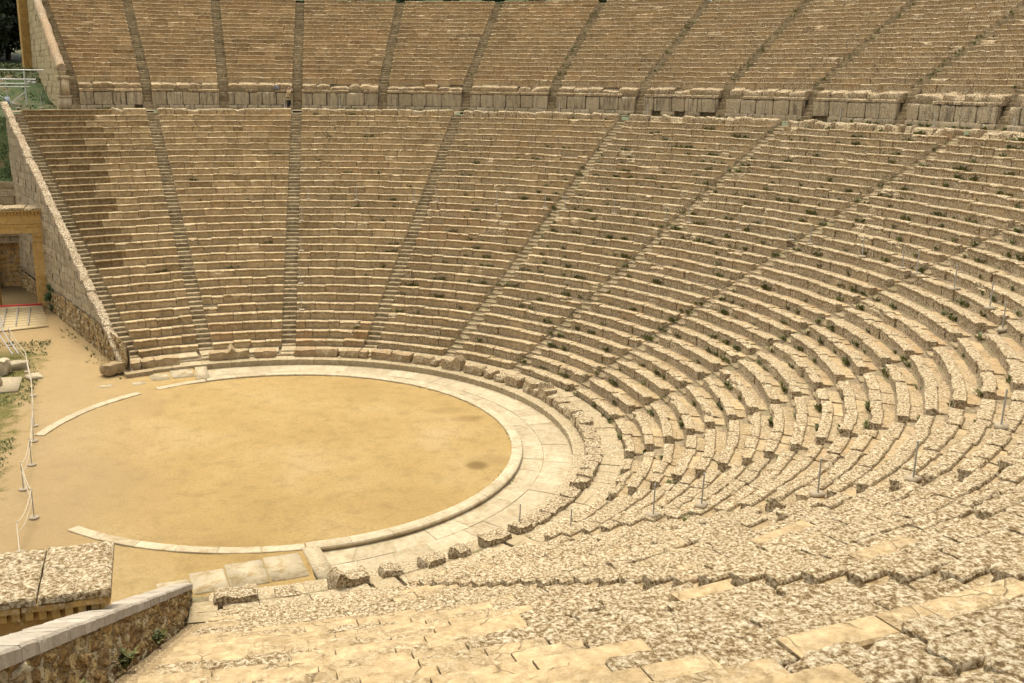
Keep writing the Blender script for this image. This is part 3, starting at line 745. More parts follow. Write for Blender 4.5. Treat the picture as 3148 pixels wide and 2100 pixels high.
# ------------------------------------------------------------------ gateways
def gateway(name, label, x1, yf, yb, zc, front, seed, span=6.6):
    """double doorway; x1 right-hand end, built to the left; front = +1 if front faces +y"""
    root = empty(name, label, 'gateway', None, (x1, yf, 0))
    def part(nm, boxes, mat=M['sand'], at=(.5, .2, .05, .15), res=.22):
        mb = MB(); rng = np.random.default_rng(seed + len(nm))
        for (x0, y0, z0), (xx, yy, zz) in boxes:
            # every face a small displaced grid
            lo, hi = np.array([x0, y0, z0]), np.array([xx, yy, zz])
            t = np.clip(rng.normal(at[0], .13), 0, 1)
            for ax in range(3):
                u_, v_ = [i for i in range(3) if i != ax]
                for s in (0, 1):
                    nu = max(2, int((hi[u_] - lo[u_]) / res)); nv = max(2, int((hi[v_] - lo[v_]) / res))
                    U, V_ = np.meshgrid(np.linspace(lo[u_], hi[u_], nu + 1), np.linspace(lo[v_], hi[v_], nv + 1), indexing='ij')
                    P = np.zeros((*U.shape, 3)); P[..., u_] = U; P[..., v_] = V_; P[..., ax] = (lo, hi)[s][ax]
                    d_ = vnoise(P, 2.1, 80) * .018 + vnoise(P, 6, 81) * .01
                    P = P + np.stack([vnoise(P, 2.3, 82) * .014 + vnoise(P, 7, 83) * .007, vnoise(P, 2.3, 84) * .014 + vnoise(P, 7, 85) * .007, vnoise(P, 2.3, 86) * .014 + vnoise(P, 7, 87) * .007], -1)
                    P = P - np.array([x1, yf, 0])
                    mb.grid(P, (t, at[1], at[2], at[3] * rng.uniform(.5, 1.5)), flip=(s == 1) != (ax == 1))
        return mb.build(nm, mat, root, sharp=40)
    ya, yz = min(yf, yb), max(yf, yb)
    k = zc / 6.5
    for px in (x1 - .62, x1 - .62 - (span - .6) / 2, x1 - span):
        zs = np.linspace(-.1, 4.3 * k, 5)
        part('pillar', [((px, ya + .15, zs[i]), (px + .6, yz - .15, zs[i + 1] - .012)) for i in range(4)] + [((px - .14, ya + .32, -.1), (px, yz - .32, 4.3 * k))])
        part('capital', [((px - .04, ya + .11, 4.3 * k), (px + .64, yz - .11, 4.62 * k)), ((px - .08, ya + .08, 4.64 * k), (px + .68, yz - .08, 4.86 * k))])
    part('lintel', [((x1 - span - .05, ya + .12, 4.87 * k), (x1 - .02, yz - .12, 5.24 * k)), ((x1 - span - .08, ya + .09, 5.25 * k), (x1 + .01, yz - .09, 5.44 * k))])
    part('frieze', [((x1 - span - .05, ya + .13, 5.45 * k), (x1 - .02, yz - .13, 6.0 * k))])
    den = []
    nx = int(span / .2)
    for i in range(nx):
        xx = x1 - .08 - i * .2
        den.append(((xx - .12, ya - .03, 6.08 * k), (xx, yz + .03, 6.24 * k)))
    part('dentil_band', den + [((x1 - span, ya + .1, 6.005 * k), (x1 - .05, yz - .1, 6.23 * k))], res=.5)
    xs = np.linspace(x1 + .12, x1 - span - .15, 6)
    cb = []
    for i in range(5): cb.append(((xs[i + 1] + .01, ya - .1, 6.25 * k), (xs[i] - .01, yz + .1, zc - .15)))
    part('cornice', cb, M['sand'], (.55, .3, .0, .3))
    # rough, lichened cover slabs
    mb = MB(); rng = np.random.default_rng(seed + 5)
    xs = np.array([x1 + .14, x1 - 1.0, x1 - 2.4, x1 - 3.7, x1 - 5.1, x1 - span - .2])
    for i in range(5):
        Lx = xs[i] - xs[i + 1]; wy = yz - ya + .26
        prof = [(0, -.14, .2), (0, -.03, .8), (.03, 0, .8), (wy * .3, .0, .7), (wy * .6, 0, .7), (wy - .03, 0, .8), (wy, -.03, .8), (wy, -.14, .2)]
        block(mb, (lambda i: lambda U, R, Zz: np.stack([xs[i] - U - x1, ya - .13 + R - yf, zc + Zz], -1))(i), Lx, densify(prof, .06), .06, .85, (.42, .85, .02, .2), rng, seed + i * 3., gap=.012, dz0=rng.normal(0, .012), floor=-.14)
    mb.build('cover_slab', M['stone'], root)
    return root
gateway('stone_gateway', 'tall yellow stone gateway with dentil cornice beside the far parapet', -11.1, 28.6, 30.0, 6.5, -1, 11)
gateway('stone_gateway', 'lichen-topped gateway cornice rising behind the near parapet', -5.36, -22.55, -24.15, 6.6, 1, 77)

# ------------------------------------------------------------------ retaining wall behind the far gate, with ruined recess
rw = empty('retaining_wall', 'old block wall with a ruined recess seen through the far gateway', 'wall')
def xwall(parent, nm, y, xs, zs, hole, mat, seed, course=.55, blen=(.7, 1.5), ero=1.0, attr=(.55, .25, .08, .5)):
    rng = np.random.default_rng(seed); mb = MB(); z = zs[0]
    while z < zs[1] - .02:
        x = xs[0]; zt = min(z + course, zs[1])
        while x < xs[1] - .02:
            x2 = min(x + rng.uniform(*blen), xs[1])
            if hole and x2 > hole[0] and x < hole[1] and zt > hole[2] and z < hole[3]:
                segs = [(x, hole[0]), (hole[1], x2)]
            else: segs = [(x, x2)]
            for a, b in segs:
                if b - a < .05: continue
                nx = max(2, int((b - a) / .2)); X, Zv = np.meshgrid(np.linspace(a + .01, b - .01, nx + 1), np.linspace(z + .01, zt - .01, 4), indexing='ij')
                Q = np.stack([X, Zv, X * 0 + rng.uniform(0, 40)], -1); dd = vnoise(Q, 2.4, 90) * .05 * ero + vnoise(Q, 7, 91) * .02 * ero
                ed = (np.minimum(np.minimum(X - X[0, 0], X[-1, 0] - X), np.minimum(Zv - Zv[0, 0], Zv[0, -1] - Zv)) < 1e-6)
                P = np.stack([X, y - dd + ed * .03 + rng.normal(0, .012), Zv], -1)
                mb.grid(P, (np.clip(rng.normal(attr[0], .15), 0, 1), attr[1] * rng.uniform(.3, 1.6), attr[2], attr[3] * rng.uniform(0, 1.5)), flip=True)
            x = x2
        z = zt
    return mb.build(nm, mat, parent)
xwall(rw, 'wall_face', 36.0, (-26, -11.6), (-.2, 7.4), (-15.1, -13.55, .25, 3.15), M['wall_slab'], 21, ero=2.2, attr=(.3, .3, .1, 1.0))
xwall(rw, 'recess_back', 36.55, (-15.2, -13.45), (0, 3.3), None, M['sand'], 22, .33, (.3, .7), 2.2, (.35, .3, .2, .7))
mb = MB(); mb.box((-26, 36.62, -.2), (-11.5, 39.5, 7.38), (.1, .1, 0, .8)); 
for bx in (((-15.25, 36.14, 0), (-15.11, 36.6, 3.2)), ((-13.54, 36.14, 0), (-13.4, 36.6, 3.2)), ((-15.25, 36.15, 3.16), (-13.4, 36.6, 3.3))): mb.box(*bx, (.4, .2, 0, .6))
mb.box((-26, 36.145, 3.31), (-11.5, 36.6, 7.38), (.1, .1, 0, .8)); mb.box((-26, 36.145, -.2), (-15.26, 36.6, 3.3), (.1, .1, 0, .8)); mb.box((-13.39, 36.145, -.2), (-11.5, 36.6, 3.3), (.1, .1, 0, .8))
mb.build('wall_core', M['wall_slab'], rw)

# ------------------------------------------------------------------ hillside left of the theatre
mb = MB(); X = np.concatenate([np.linspace(-140, -40, 12), np.linspace(-36, -8.5, 46)]); Yv = np.concatenate([np.linspace(36.3, 72, 62), np.linspace(76, 240, 24)])
XX, YY = np.meshgrid(X, Yv, indexing='ij')
ZZ = np.interp(YY, [36, 37.5, 41.0, 43, 47.5, 54, 62, 80, 120, 240], [7.36, 7.6, 11.7, 12.0, 12.55, 14.7, 15.2, 16, 19, 40])
P = np.stack([XX, YY, ZZ], -1); P[..., 2] += vnoise(P * np.array([1, 1, 0]), .35, 44) * .22 + vnoise(P * np.array([1, 1, 0]), 1.3, 45) * .1
mb.grid(P, flip=True)
struct(mb.build('hillside', M['hill']))

# tall ashlar end wall of the upper tier
ew = empty('end_wall', 'tall coursed ashlar end wall of the upper tier with a buttress', 'wall')
EA = 101.3; C0, O0 = OA, OFS
ewtop = lambda r: UZ + (r - UR) / UD * UH + .55 if r > 42 else 14.6
masonry(ew, EA, .95, 41.1, 62.5, 11.8, lambda r: min(ewtop(r), 24.5), 'wall_face', M['ashlar'] if 'ashlar' in M else M['sand'], 31, +1, .46, (.9, 1.8), .12, (.75, .05, .02, .12))
mb = MB()
c, o = OA, OFS; e = uv(EA); nn = np.array([-e[1], e[0]])
def W3(r, n, z): return [*(c + (r + o) * e + n * nn), z]
def wallgrid(corners, nz, seedz, at=(.6, .05, .02, .2)):
    (ra, na), (rb, nb) = corners; rng = np.random.default_rng(seedz)
    for i in range(nz):
        z0 = 12.6 + i * .46
        L = math.hypot(rb - ra, nb - na); k = max(1, int(round(L / 1.1))); off = rng.uniform(0, 1)
        cuts = [0] + sorted([(j + off * .8) / (k + .0001) for j in range(k) if 0.1 < (j + off * .8) / k < .9]) + [1]
        for t0, t1 in zip(cuts[:-1], cuts[1:]):
            g = .006 / L
            pts = [[(ra + (rb - ra) * t), (na + (nb - na) * t)] for t in (t0 + g, t1 - g)]
            t = np.clip(rng.normal(at[0], .12), 0, 1)
            i0 = mb.verts([W3(*pts[0], z0 + .006), W3(*pts[1], z0 + .006), W3(*pts[1], z0 + .454), W3(*pts[0], z0 + .454)], (t, at[1], at[2], at[3] * rng.random()))
            mb.poly(i0)
bn = 1.6
wallgrid(((58.4, .96), (58.4, bn)), 26, 1, (.25, .1, .1, .3)); wallgrid(((58.4, bn), (60.0, bn)), 26, 2); wallgrid(((60, bn), (60.0, .96)), 26, 3)  # inner face gets a darker tone: its shaded side painted into the stone
core = [W3(58.42, .9, 12), W3(59.98, .9, 12), W3(59.98, bn - .02, 12), W3(58.42, bn - .02, 12)]
mb.hexa(core + [[p[0], p[1], 24.6] for p in core], (.05, .1, 0, .5))
mb.build('buttress', M['sand'], ew)
mb = MB(); core = [W3(41.9, .42, 11.8), W3(62.5, .42, 11.8), W3(62.5, .90, 11.8), W3(41.9, .90, 11.8)]
core_t = [W3(41.9, .42, 14.75), W3(62.5, .42, 24.2), W3(62.5, .90, 24.2), W3(41.9, .90, 14.75)]
mb.hexa(core + core_t, (.4, .2, 0, .3)); mb.build('wall_core', M['ashlar'], ew)
# round-backed coping roll
rr = np.arange(42.0, 61.5, .12)
cx = np.array([W3(r, .68, UZ + (r - UR) / UD * UH + .62) for r in rr])
mb = MB(); t = np.linspace(0, 2 * np.pi, 17)
Pc = cx[:, None] + .33 * (np.cos(t)[None, :, None] * np.array([*nn, 0]) + np.sin(t)[None, :, None] * np.array([0, 0, 1.0]))
Pc = Pc + (vnoise(Pc, 1.6, 95) * .03 + vnoise(Pc, 6, 96) * .015)[..., None]
seg = (np.arange(len(rr)) // 16)
tn = np.array([random.uniform(.35, .75) for _ in range(30)])[seg]; rs = np.array([random.choice([0, .1, .2, .6]) for _ in range(30)])[seg]
A = np.zeros((len(rr), 17, 4)); A[..., 0] = tn[:, None]; A[..., 1] = .3; A[..., 2] = rs[:, None]; A[..., 3] = .3
idx = mb.grid(Pc, A); mb.poly(idx[0, :-1]); 
mb.build('coping_roll', M['coping'], ew)
# end pillar below the coping roll
mb = MB()
for z0, z1_, s in ((12.05, 12.95, .42), (12.96, 13.1, .46), (13.11, 14.25, .34), (14.26, 14.5, .42)):
    b_ = [W3(41.3 - s * .4, .66 - s, z0), W3(41.3 + s, .66 - s, z0), W3(41.3 + s, .66 + s, z0), W3(41.3 - s * .4, .66 + s, z0)]
    mb.hexa(b_ + [[p[0], p[1], z1_] for p in b_], (.75, .2, .1, .3))
mb.build('end_pillar', M['wall_slab'], ew, smooth=False)

# ------------------------------------------------------------------ barrier posts on the seats
POSTS = [(4.66, 24.41, 16), (4.21, 21.57, 12), (3.73, 18.64, 8), (3.44, 16.43, 5), (5.42, 26.57, 19), (8.48, 25.79, 19), (11.98, 24.39, 19), (13.29, 23.67, 19), (16.68, 21.48, 19), (19.16, 19.34, 19), (20.07, 18.37, 19),
         (22.17, 15.76, 19), (24.04, 12.72, 19), (24.71, 11.28, 19), (25.90, 8.02, 19), (26.75, 4.44, 19), (26.91, 3.10, 19), (27.07, -.69, 19), (26.82, -3.67, 19), (26.63, -4.81, 19), (25.79, -7.92, 19), (24.49, -11.13, 19), (23.73, -12.59, 19),
         (15.63, -21.02, 18), (12.51, -21.79, 16), (11.44, -19.82, 13), (9.95, -16.84, 9), (9.12, -15.66, 7), (7.82, -12.73, 3), (6.78, -10.91, 0)]
mb = MB(); mb.tube([(0, 0, .05), (0, 0, .5), (0, 0, .98)], [.024, .022, .022], 10); mb.tube([(0, 0, .975), (0, 0, .99)], .03, 10); o = mb.build('pole', M['metal']); POLE = o.data; bpy.data.objects.remove(o)
mb = MB(); mb.tube([(0, 0, -.03), (0, 0, .05), (0, 0, .07)], [.17, .17, .15], 14); o = mb.build('base', M['concrete'], sharp=30); BASER = o.data; bpy.data.objects.remove(o)
mb = MB(); mb.hexa([(-.2, -.15, -.03), (.2, -.15, -.03), (.2, .15, -.03), (-.2, .15, -.03), (-.18, -.135, .065), (.18, -.135, .065), (.18, .135, .065), (-.18, .135, .065)]); o = mb.build('base', M['concrete'], smooth=False); BASES = o.data; bpy.data.objects.remove(o)
def barrier_post(x, y, z, label, square, group, ht=1.0, foot=True):
    t = empty('barrier_post', label, 'post', group, (x, y, z))
    for nm, me in (('pole', POLE),) + ((('base', BASES if square else BASER),) if foot else ()):
        p = bpy.data.objects.new(nm, me); COL.objects.link(p); p.parent = t
        if nm == 'pole': p.scale = (1, 1, ht)
    t.rotation_euler = (random.uniform(-.025, .025), random.uniform(-.025, .025), random.uniform(0, 3))
    return t
PL = []
for i, (x, y, k) in enumerate(POSTS):
    a = math.degrees(math.atan2(y, x)); r = math.hypot(x, y)
    kk = int((r - R1) / D) + 1; f = (r - R1) / D - (kk - 1)
    z = (rowz(kk) + .0 if f < .5 else rowz(kk) - .05) if kk >= 1 else .33
    if i == 29: z = .15
    if i < 4: lab = 'thin steel post right of the third stairway, %s from the top of its line' % ORD[i]
    elif i < 23: lab = 'thin steel post in the mid-height ring of posts, %s from its left end' % (ORD[i - 4] if i - 4 < 14 else ['fifteenth', 'sixteenth', 'seventeenth', 'eighteenth', 'nineteenth'][i - 18])
    else: lab = 'tall steel post in the foreground line down the right, %s from the top' % ORD[i - 23]
    barrier_post(x, y, z, lab, i > 18, 'barrier posts on the seats', random.uniform(.86, .95) if i < 15 else .98)
for j, (x, y) in enumerate(((-13.3, 41.2), (-11.75, 41.2), (-9.98, 41.2), (5.6, 38.9), (9.6, 38.0), (13.6, 36.6), (19.2, 33.9), (24.3, 30.3), (29.0, 25.7), (33.3, 20.1), (36.2, 14.3), (38.0, 8.4), (38.6, 3.4))):
    barrier_post(x, y, 12.16, 'pale thin post on the terrace edge, %s from the left' % ORD[j], False, 'terrace posts', .85)

# ------------------------------------------------------------------ rope fence on the open side
fence = empty('rope_fence', 'zigzag rope fence on steel posts along the grass at left', 'fence')
FP = [(-12.4, 19.1), (-10.93, 13.4), (-10.25, 9.1), (-9.75, 4.58), (-9.58, 2.6), (-9.38, -.2), (-9.41, -2.7), (-8.79, -5.4), (-8.95, -8.1), (-8.5, -11.2)]
for x, y in FP:
    mb = MB(); mb.tube([(x, y, .04), (x, y, .6), (x, y, 1.08)], .021, 8); mb.build('post', M['metal'], fence)
    mb = MB(); mb.tube([(x, y, -.05), (x, y, .04), (x, y, .07)], [.17, .17, .09], 12); mb.build('post_base', M['concrete'], fence, sharp=30)
for (xa, ya), (xb, yb) in zip(FP[:-1], FP[1:]):
    for zt in (1.04, .72):
        t = np.linspace(0, 1, 14); sag = .22 * 4 * t * (1 - t) * (.4 if (xa, ya) == FP[0] else 1)
        pts = np.stack([xa + (xb - xa) * t, ya + (yb - ya) * t, zt - sag], -1)
        mb = MB(); mb.tube(pts, .017, 6); mb.build('rope', M['rope'], fence)

# timber ramp through the far gate
ramp = empty('timber_ramp', 'pale timber ramp with red edge strip in front of the far gateway', 'ramp')
def quadslab(mb, pts, zt, th):
    b_ = [(p[0], p[1], z - th) for p, z in zip(pts, zt)]; mb.hexa(b_ + [(p[0], p[1], z) for p, z in zip(pts, zt)])
q = [(-14.3, 22.4), (-10.75, 23.3), (-11.55, 28.5), (-14.6, 28.5)]
for i in range(9):
    t0, t1 = i / 9 + .002, (i + 1) / 9 - .002
    L_ = lambda a, b, t: (a[0] + (b[0] - a[0]) * t, a[1] + (b[1] - a[1]) * t)
    zz = lambda t: .05 + .2 * t
    mb = MB(); quadslab(mb, [L_(q[0], q[3], t0), L_(q[1], q[2], t0), L_(q[1], q[2], t1), L_(q[0], q[3], t1)], [zz(t0), zz(t0), zz(t1), zz(t1)], .05); mb.build('deck_board', M['wood'], ramp, smooth=False)
mb = MB(); mb.box((-14.6, 28.5, .2), (-11.6, 28.62, .34)); mb.build('red_strip', M['red'], ramp, smooth=False)
for x0 in (-13.6, -12.9, -12.2):
    mb = MB(); mb.tube([(x0, 27.9, .3), (x0 + .15, 25.5, .22), (x0 + .3, 23.6, .15)], .035, 8); mb.build('metal_rail', M['metal'], ramp)
for x0 in (-13.05,):
    for dx in (0, .28):
        mb = MB(); mb.tube([(x0 + dx - 1.2, 27.0, .95), (x0 + dx, 19.4, .85), (x0 + dx + 1.5, 13.5, .95)], .03, 8); mb.build('hand_rail', M['metal'], ramp)

# white slab and stones on the grass
mb = MB(); quadslab(mb, [(-11.0, 9.95), (-11.05, 12.3), (-13.6, 12.6), (-13.4, 9.9)], [.09] * 4, .12); tag(mb.build('stone_slab', M['pale'], smooth=False), 'flat white slab lying on the grass at the left edge', 'slab')
for x, y, L, h, lab in ((-12.1, 13.4, 1.0, .75, 'white rounded stone on the grass behind the white slab'), (-11.5, 14.3, 1.1, .35, 'flat pale stone lying beside the rope fence'), (-10.5, 12.2, .6, .2, 'small flat stone at the foot of the rope fence'), (-12.3, 11.0, .8, .6, 'squared stone standing on the white slab')):
    mb = MB(); boulder(mb, L, .7, h, x * 2, .6, (.7, .1, 0, .1)); o = mb.build('loose_stone', M['pale']); setloc(o, (x, y, .0 if h != .6 else .08), random.uniform(0, 3)); tag(o, lab, 'stone')
# cross slabs closing the paved ring and the ragged patches next to them
for cs, lab in (([(-2.75, 9.9), (-2.1, 9.85), (-2.15, 12.3), (-2.75, 12.4)], 'pale cross slab closing the far end of the paved ring'), ([(-.32, -10.1), (.22, -10.1), (.42, -12.3), (-.12, -12.3)], 'pale cross slab closing the near end of the paved ring')):
    mb = MB(); quadslab(mb, cs if cs[0][1] > 0 else cs[::-1], [.055] * 4, .25); tag(mb.build('cross_slab', M['pale'], smooth=False), lab, 'slab')
def worn_patch(pts, lab, z=.012):
    mb = MB(); i = mb.verts([(x, y, z) for x, y in pts] , (.55, .3, .05, .2)); mb.poly(i)
    j = mb.verts([(x, y, z - .08) for x, y in pts], (.55, .3, .05, .2))
    n = len(pts)
    for k in range(n): mb.poly([i[k], j[k], j[(k + 1) % n], i[(k + 1) % n]])
    tag(mb.build('paving_fragment', M['scuffed'], smooth=False), lab, 'paving slab', 'worn paving fragments')
def ragged(cx, cy, lx, ly, rot, seed, n=40):
    rng = np.random.default_rng(seed); t = np.linspace(0, 2 * np.pi, n, endpoint=False); s = 1 + rng.normal(0, .12, n)
    s = 1 + rng.normal(0, .014, n); x = np.sign(np.cos(t)) * np.abs(np.cos(t)) ** .1 * lx * s; y = np.sign(np.sin(t)) * np.abs(np.sin(t)) ** .1 * ly * s
    return [(cx + a * math.cos(rot) - b * math.sin(rot), cy + a * math.sin(rot) + b * math.cos(rot)) for a, b in zip(x, y)]
worn_patch(ragged(-3.4, 11.3, .55, .75, .1, 1), 'ragged pale paving fragment touching the far cross slab')
worn_patch(ragged(-4.5, 10.9, .45, .55, .1, 2), 'smaller ragged paving fragment left of the far cross slab')
worn_patch(ragged(-5.5, 10.0, .3, .25, .3, 3), 'pinkish paving fragment in the earth near the far parapet end')
worn_patch(ragged(-7.0, 9.9, .3, .2, .3, 4), 'white scuffed fragment in the earth below the far parapet end')
for i, (x, y, lx, ly) in enumerate(((-.98, -11.2, .57, .8), (-2.17, -11.35, .58, .78), (-3.3, -11.55, .52, .66), (-4.32, -11.8, .47, .5))):
    worn_patch(ragged(x, y, lx, ly, .08, 20 + i), 'pale worn slab in the earth, %s left of the near cross slab' % ORD[i])

# ------------------------------------------------------------------ scaffold frame at the terrace end
sf = empty('pipe_barrier', 'scaffold pipe barrier standing on the turf left of the end wall', 'barrier')
def pipe(a, b, r=.04, nm='pipe'): mb = MB(); mb.tube([a, tuple((np.array(a) + np.array(b)) / 2), b], r, 8); mb.build(nm, M['pipe'], sf)
Yp = 45.0
pipe((-13.1, Yp, 11.9), (-13.1, Yp, 14.95), .06, 'upright'); pipe((-16.6, Yp, 11.9), (-16.6, Yp, 14.95), .06, 'upright')
pipe((-17.6, Yp - .07, 14.86), (-11.7, Yp - .07, 14.86), .045); pipe((-17.6, Yp - .07, 14.18), (-12.3, Yp - .07, 14.18), .045); pipe((-17.6, Yp - .07, 13.84), (-12.8, Yp - .07, 13.87), .045)
pipe((-17.6, Yp + .06, 13.6), (-12.8, Yp + .06, 13.63), .03); pipe((-17.6, Yp + .06, 12.16), (-13.0, Yp + .06, 12.16), .035)
pipe((-14.5, Yp + .05, 12.15), (-13.15, Yp + .05, 13.25), .035, 'brace'); pipe((-15.3, Yp - .05, 13.2), (-13.85, Yp - .05, 12.3), .035, 'brace'); pipe((-14.45, Yp + .1, 12.2), (-14.45, Yp + .1, 14.4), .025, 'upright')
mb = MB(); mb.box((-14.62, Yp - .02, 12.3), (-14.28, Yp + .0, 12.9)); mb.build('panel', M['bluegrey'], sf, smooth=False)
mb = MB(); mb.box((-12.98, Yp - .1, 13.9), (-12.65, Yp + .1, 14.08)); mb.box((-12.6, Yp - .1, 13.84), (-12.3, Yp + .1, 14.05)); mb.build('lamp_bracket', M['pipe'], sf, smooth=False)

# ------------------------------------------------------------------ person with camera on the terrace
def skin_body(name, joints, edges, mat, parent, sub=2):
    me = bpy.data.meshes.new(name); me.from_pydata([j[:3] for j in joints], edges, [])
    o = bpy.data.objects.new(name, me); COL.objects.link(o)
    o.modifiers.new('Skin', 'SKIN'); 
    for i, j in enumerate(joints):
        sv = me.skin_vertices[0].data[i]; sv.radius = (j[3], j[4] if len(j) > 4 else j[3]); sv.use_root = (i == 0)
    s = o.modifiers.new('Sub', 'SUBSURF'); s.levels = sub; s.render_levels = sub
    dg = bpy.context.evaluated_depsgraph_get(); ev = o.evaluated_get(dg); m2 = bpy.data.meshes.new_from_object(ev)
    bpy.data.objects.remove(o)
    m2.name = name; m2.materials.clear(); m2.materials.append(mat); m2.polygons.foreach_set('use_smooth', np.ones(len(m2.polygons), bool))
    o = bpy.data.objects.new(name, m2); COL.objects.link(o); o.parent = parent; return o
PX = (6.05, 40.55, 12.12)
per = empty('person', 'person in a knee-length beige coat raising a camera on the terrace', 'person', None, PX)
per.rotation_euler = (0, 0, rad(-6))
# local x is the direction faced (picture right), y depth, z up
J = [(0, 0, .92, .12, .15), (.0, 0, 1.12, .11, .14), (.0, 0, 1.32, .12, .17), (.01, 0, 1.44, .07, .09), (.03, 0, 1.50, .05), (.05, 0, 1.60, .085, .075), (.055, 0, 1.68, .07, .065),
     (.0, -.17, 1.38, .06), (.14, -.2, 1.20, .045), (.26, -.1, 1.46, .034), (.31, -.05, 1.53, .036),
     (.0, .17, 1.38, .06), (.15, .2, 1.18, .045), (.27, .1, 1.45, .034), (.32, .04, 1.52, .036),
     (.0, -.09, .84, .095), (.02, -.1, .48, .062), (-.02, -.1, .1, .042), (.12, -.1, .04, .035),
     (.0, .09, .84, .095), (.2, .1, .56, .062), (.06, .1, .2, .045), (.2, .1, .15, .035)]
E_ = [(0, 1), (1, 2), (2, 3), (3, 4), (4, 5), (5, 6), (2, 7), (7, 8), (8, 9), (9, 10), (2, 11), (11, 12), (12, 13), (13, 14), (0, 15), (15, 16), (16, 17), (17, 18), (0, 19), (19, 20), (20, 21), (21, 22)]
for hx, hy, sgn in ((.31, -.05, -1), (.32, .04, 1)):
    h = 10 if sgn < 0 else 14
    for f in range(4):
        i = len(J); J.append((hx + .05, hy + sgn * .012, 1.555 - f * .02, .010)); J.append((hx + .075 - .006 * abs(f - 1), hy - sgn * .02, 1.56 - f * .02, .008)); E_ += [(h, i), (i, i + 1)]
    i = len(J); J.append((hx + .02, hy - sgn * .035, 1.56, .010)); E_.append((h, i))
body = skin_body('body', J, E_, M['skin'], per)
nose = MB(); nose.tube([(.125, 0, 1.63), (.145, 0, 1.60), (.13, 0, 1.585)], [.008, .014, .008], 6); nose.build('nose', M['skin'], per)
skin_body('trousers', [(0, 0, .90, .13, .16), (0, -.09, .82, .108), (.02, -.1, .48, .078), (-.02, -.1, .09, .06), (0, .09, .82, .108), (.2, .1, .56, .08), (.06, .1, .2, .062)], [(0, 1), (1, 2), (2, 3), (0, 4), (4, 5), (5, 6)], M['trouser'], per)
skin_body('coat', [(.0, 0, 1.43, .08, .10), (.0, 0, 1.30, .15, .20), (.0, 0, 1.08, .15, .18), (-.01, 0, .86, .18, .21), (-.02, 0, .62, .21, .24), (.0, -.18, 1.36, .085), (.14, -.21, 1.19, .068), (.24, -.12, 1.43, .052),
                   (.0, .18, 1.36, .085), (.15, .21, 1.17, .068), (.25, .12, 1.42, .052), (-.06, 0, 1.46, .09, .10)], [(0, 1), (1, 2), (2, 3), (3, 4), (1, 5), (5, 6), (6, 7), (1, 8), (8, 9), (9, 10), (0, 11)], M['coat'], per)
skin_body('hair', [(.03, 0, 1.70, .088, .085), (-.02, 0, 1.64, .075, .08), (-.035, 0, 1.57, .045, .06)], [(0, 1), (1, 2)], M['hair'], per)
for y_ in (-.1, .1):
    mb = MB(); x_ = .04 if y_ < 0 else .12; z_ = 0 if y_ < 0 else .1
    mb.hexa([(x_ - .1, y_ - .045, z_), (x_ + .16, y_ - .04, z_), (x_ + .16, y_ + .04, z_), (x_ - .1, y_ + .045, z_), (x_ - .09, y_ - .04, z_ + .11), (x_ + .12, y_ - .03, z_ + .05), (x_ + .12, y_ + .03, z_ + .05), (x_ - .09, y_ + .04, z_ + .11)]); mb.build('shoe', M['black'], per)
cam_o = empty('camera', 'small black camera held up to the face of the person in beige', 'camera', None, (PX[0] + .34, PX[1] - .03, PX[2] + 1.56)); cam_o.rotation_euler = (0, 0, rad(-6))
mb = MB(); mb.box((-.035, -.065, -.045), (.03, .065, .045)); mb.box((-.03, -.025, .045), (.02, .025, .068)); mb.build('camera_body', M['black'], cam_o, smooth=False)
mb = MB(); mb.tube([(.03, 0, -.005), (.07, 0, -.005), (.10, 0, -.005)], [.03, .032, .034], 12); mb.build('lens', M['black'], cam_o)
# bag on the wall ledge next to the person
bag = empty('backpack', 'grey and mauve backpack lying on the wall ledge left of the person', 'bag', None, (5.25, 40.98, 13.6))
mb = MB(); boulder(mb, .3, .24, .27, 3.3, .55, (.5, 0, 0, 0)); mb.build('bag_body', M['bag'], bag)
mb = MB(); mb.tube([(-.1, -.16, .08), (-.12, -.2, .2), (-.08, -.15, .34)], .02, 6); mb.build('strap', M['black'], bag)

# ------------------------------------------------------------------ plants
def tuft(V, Fc, rng, p, n, h, spread):
    for _ in range(n):
        a = rng.uniform(0, 2 * np.pi); l = h * rng.uniform(.5, 1.2); d = np.array([math.cos(a), math.sin(a)])
        b = p + np.append(d * rng.uniform(0, spread * .5), 0); w = l * rng.uniform(.12, .26); s = np.array([-d[1], d[0], 0]) * w
        lean = rng.uniform(.25, .9) * l
        m = b + np.append(d * lean * .5, l * .65); t = b + np.append(d * lean, l * rng.uniform(.6, 1.0))
        i = len(V); V += [b - s * .3, b + s * .3, m + s, m - s, t]; Fc += [(i, i + 1, i + 2, i + 3), (i + 3, i + 2, i + 4)]
def veg(name, V, Fc, mat):
    me = bpy.data.meshes.new(name); me.from_pydata([tuple(v) for v in V], [], Fc); me.materials.append(mat); o = bpy.data.objects.new(name, me); COL.objects.link(o); return o
V, Fc = [], []; rng = np.random.default_rng(5)
dens = [.12, .35, .7, 1.9, 3.6, 4.2, 4.2, 4.0, 2.6, 1.2, .7, .25]
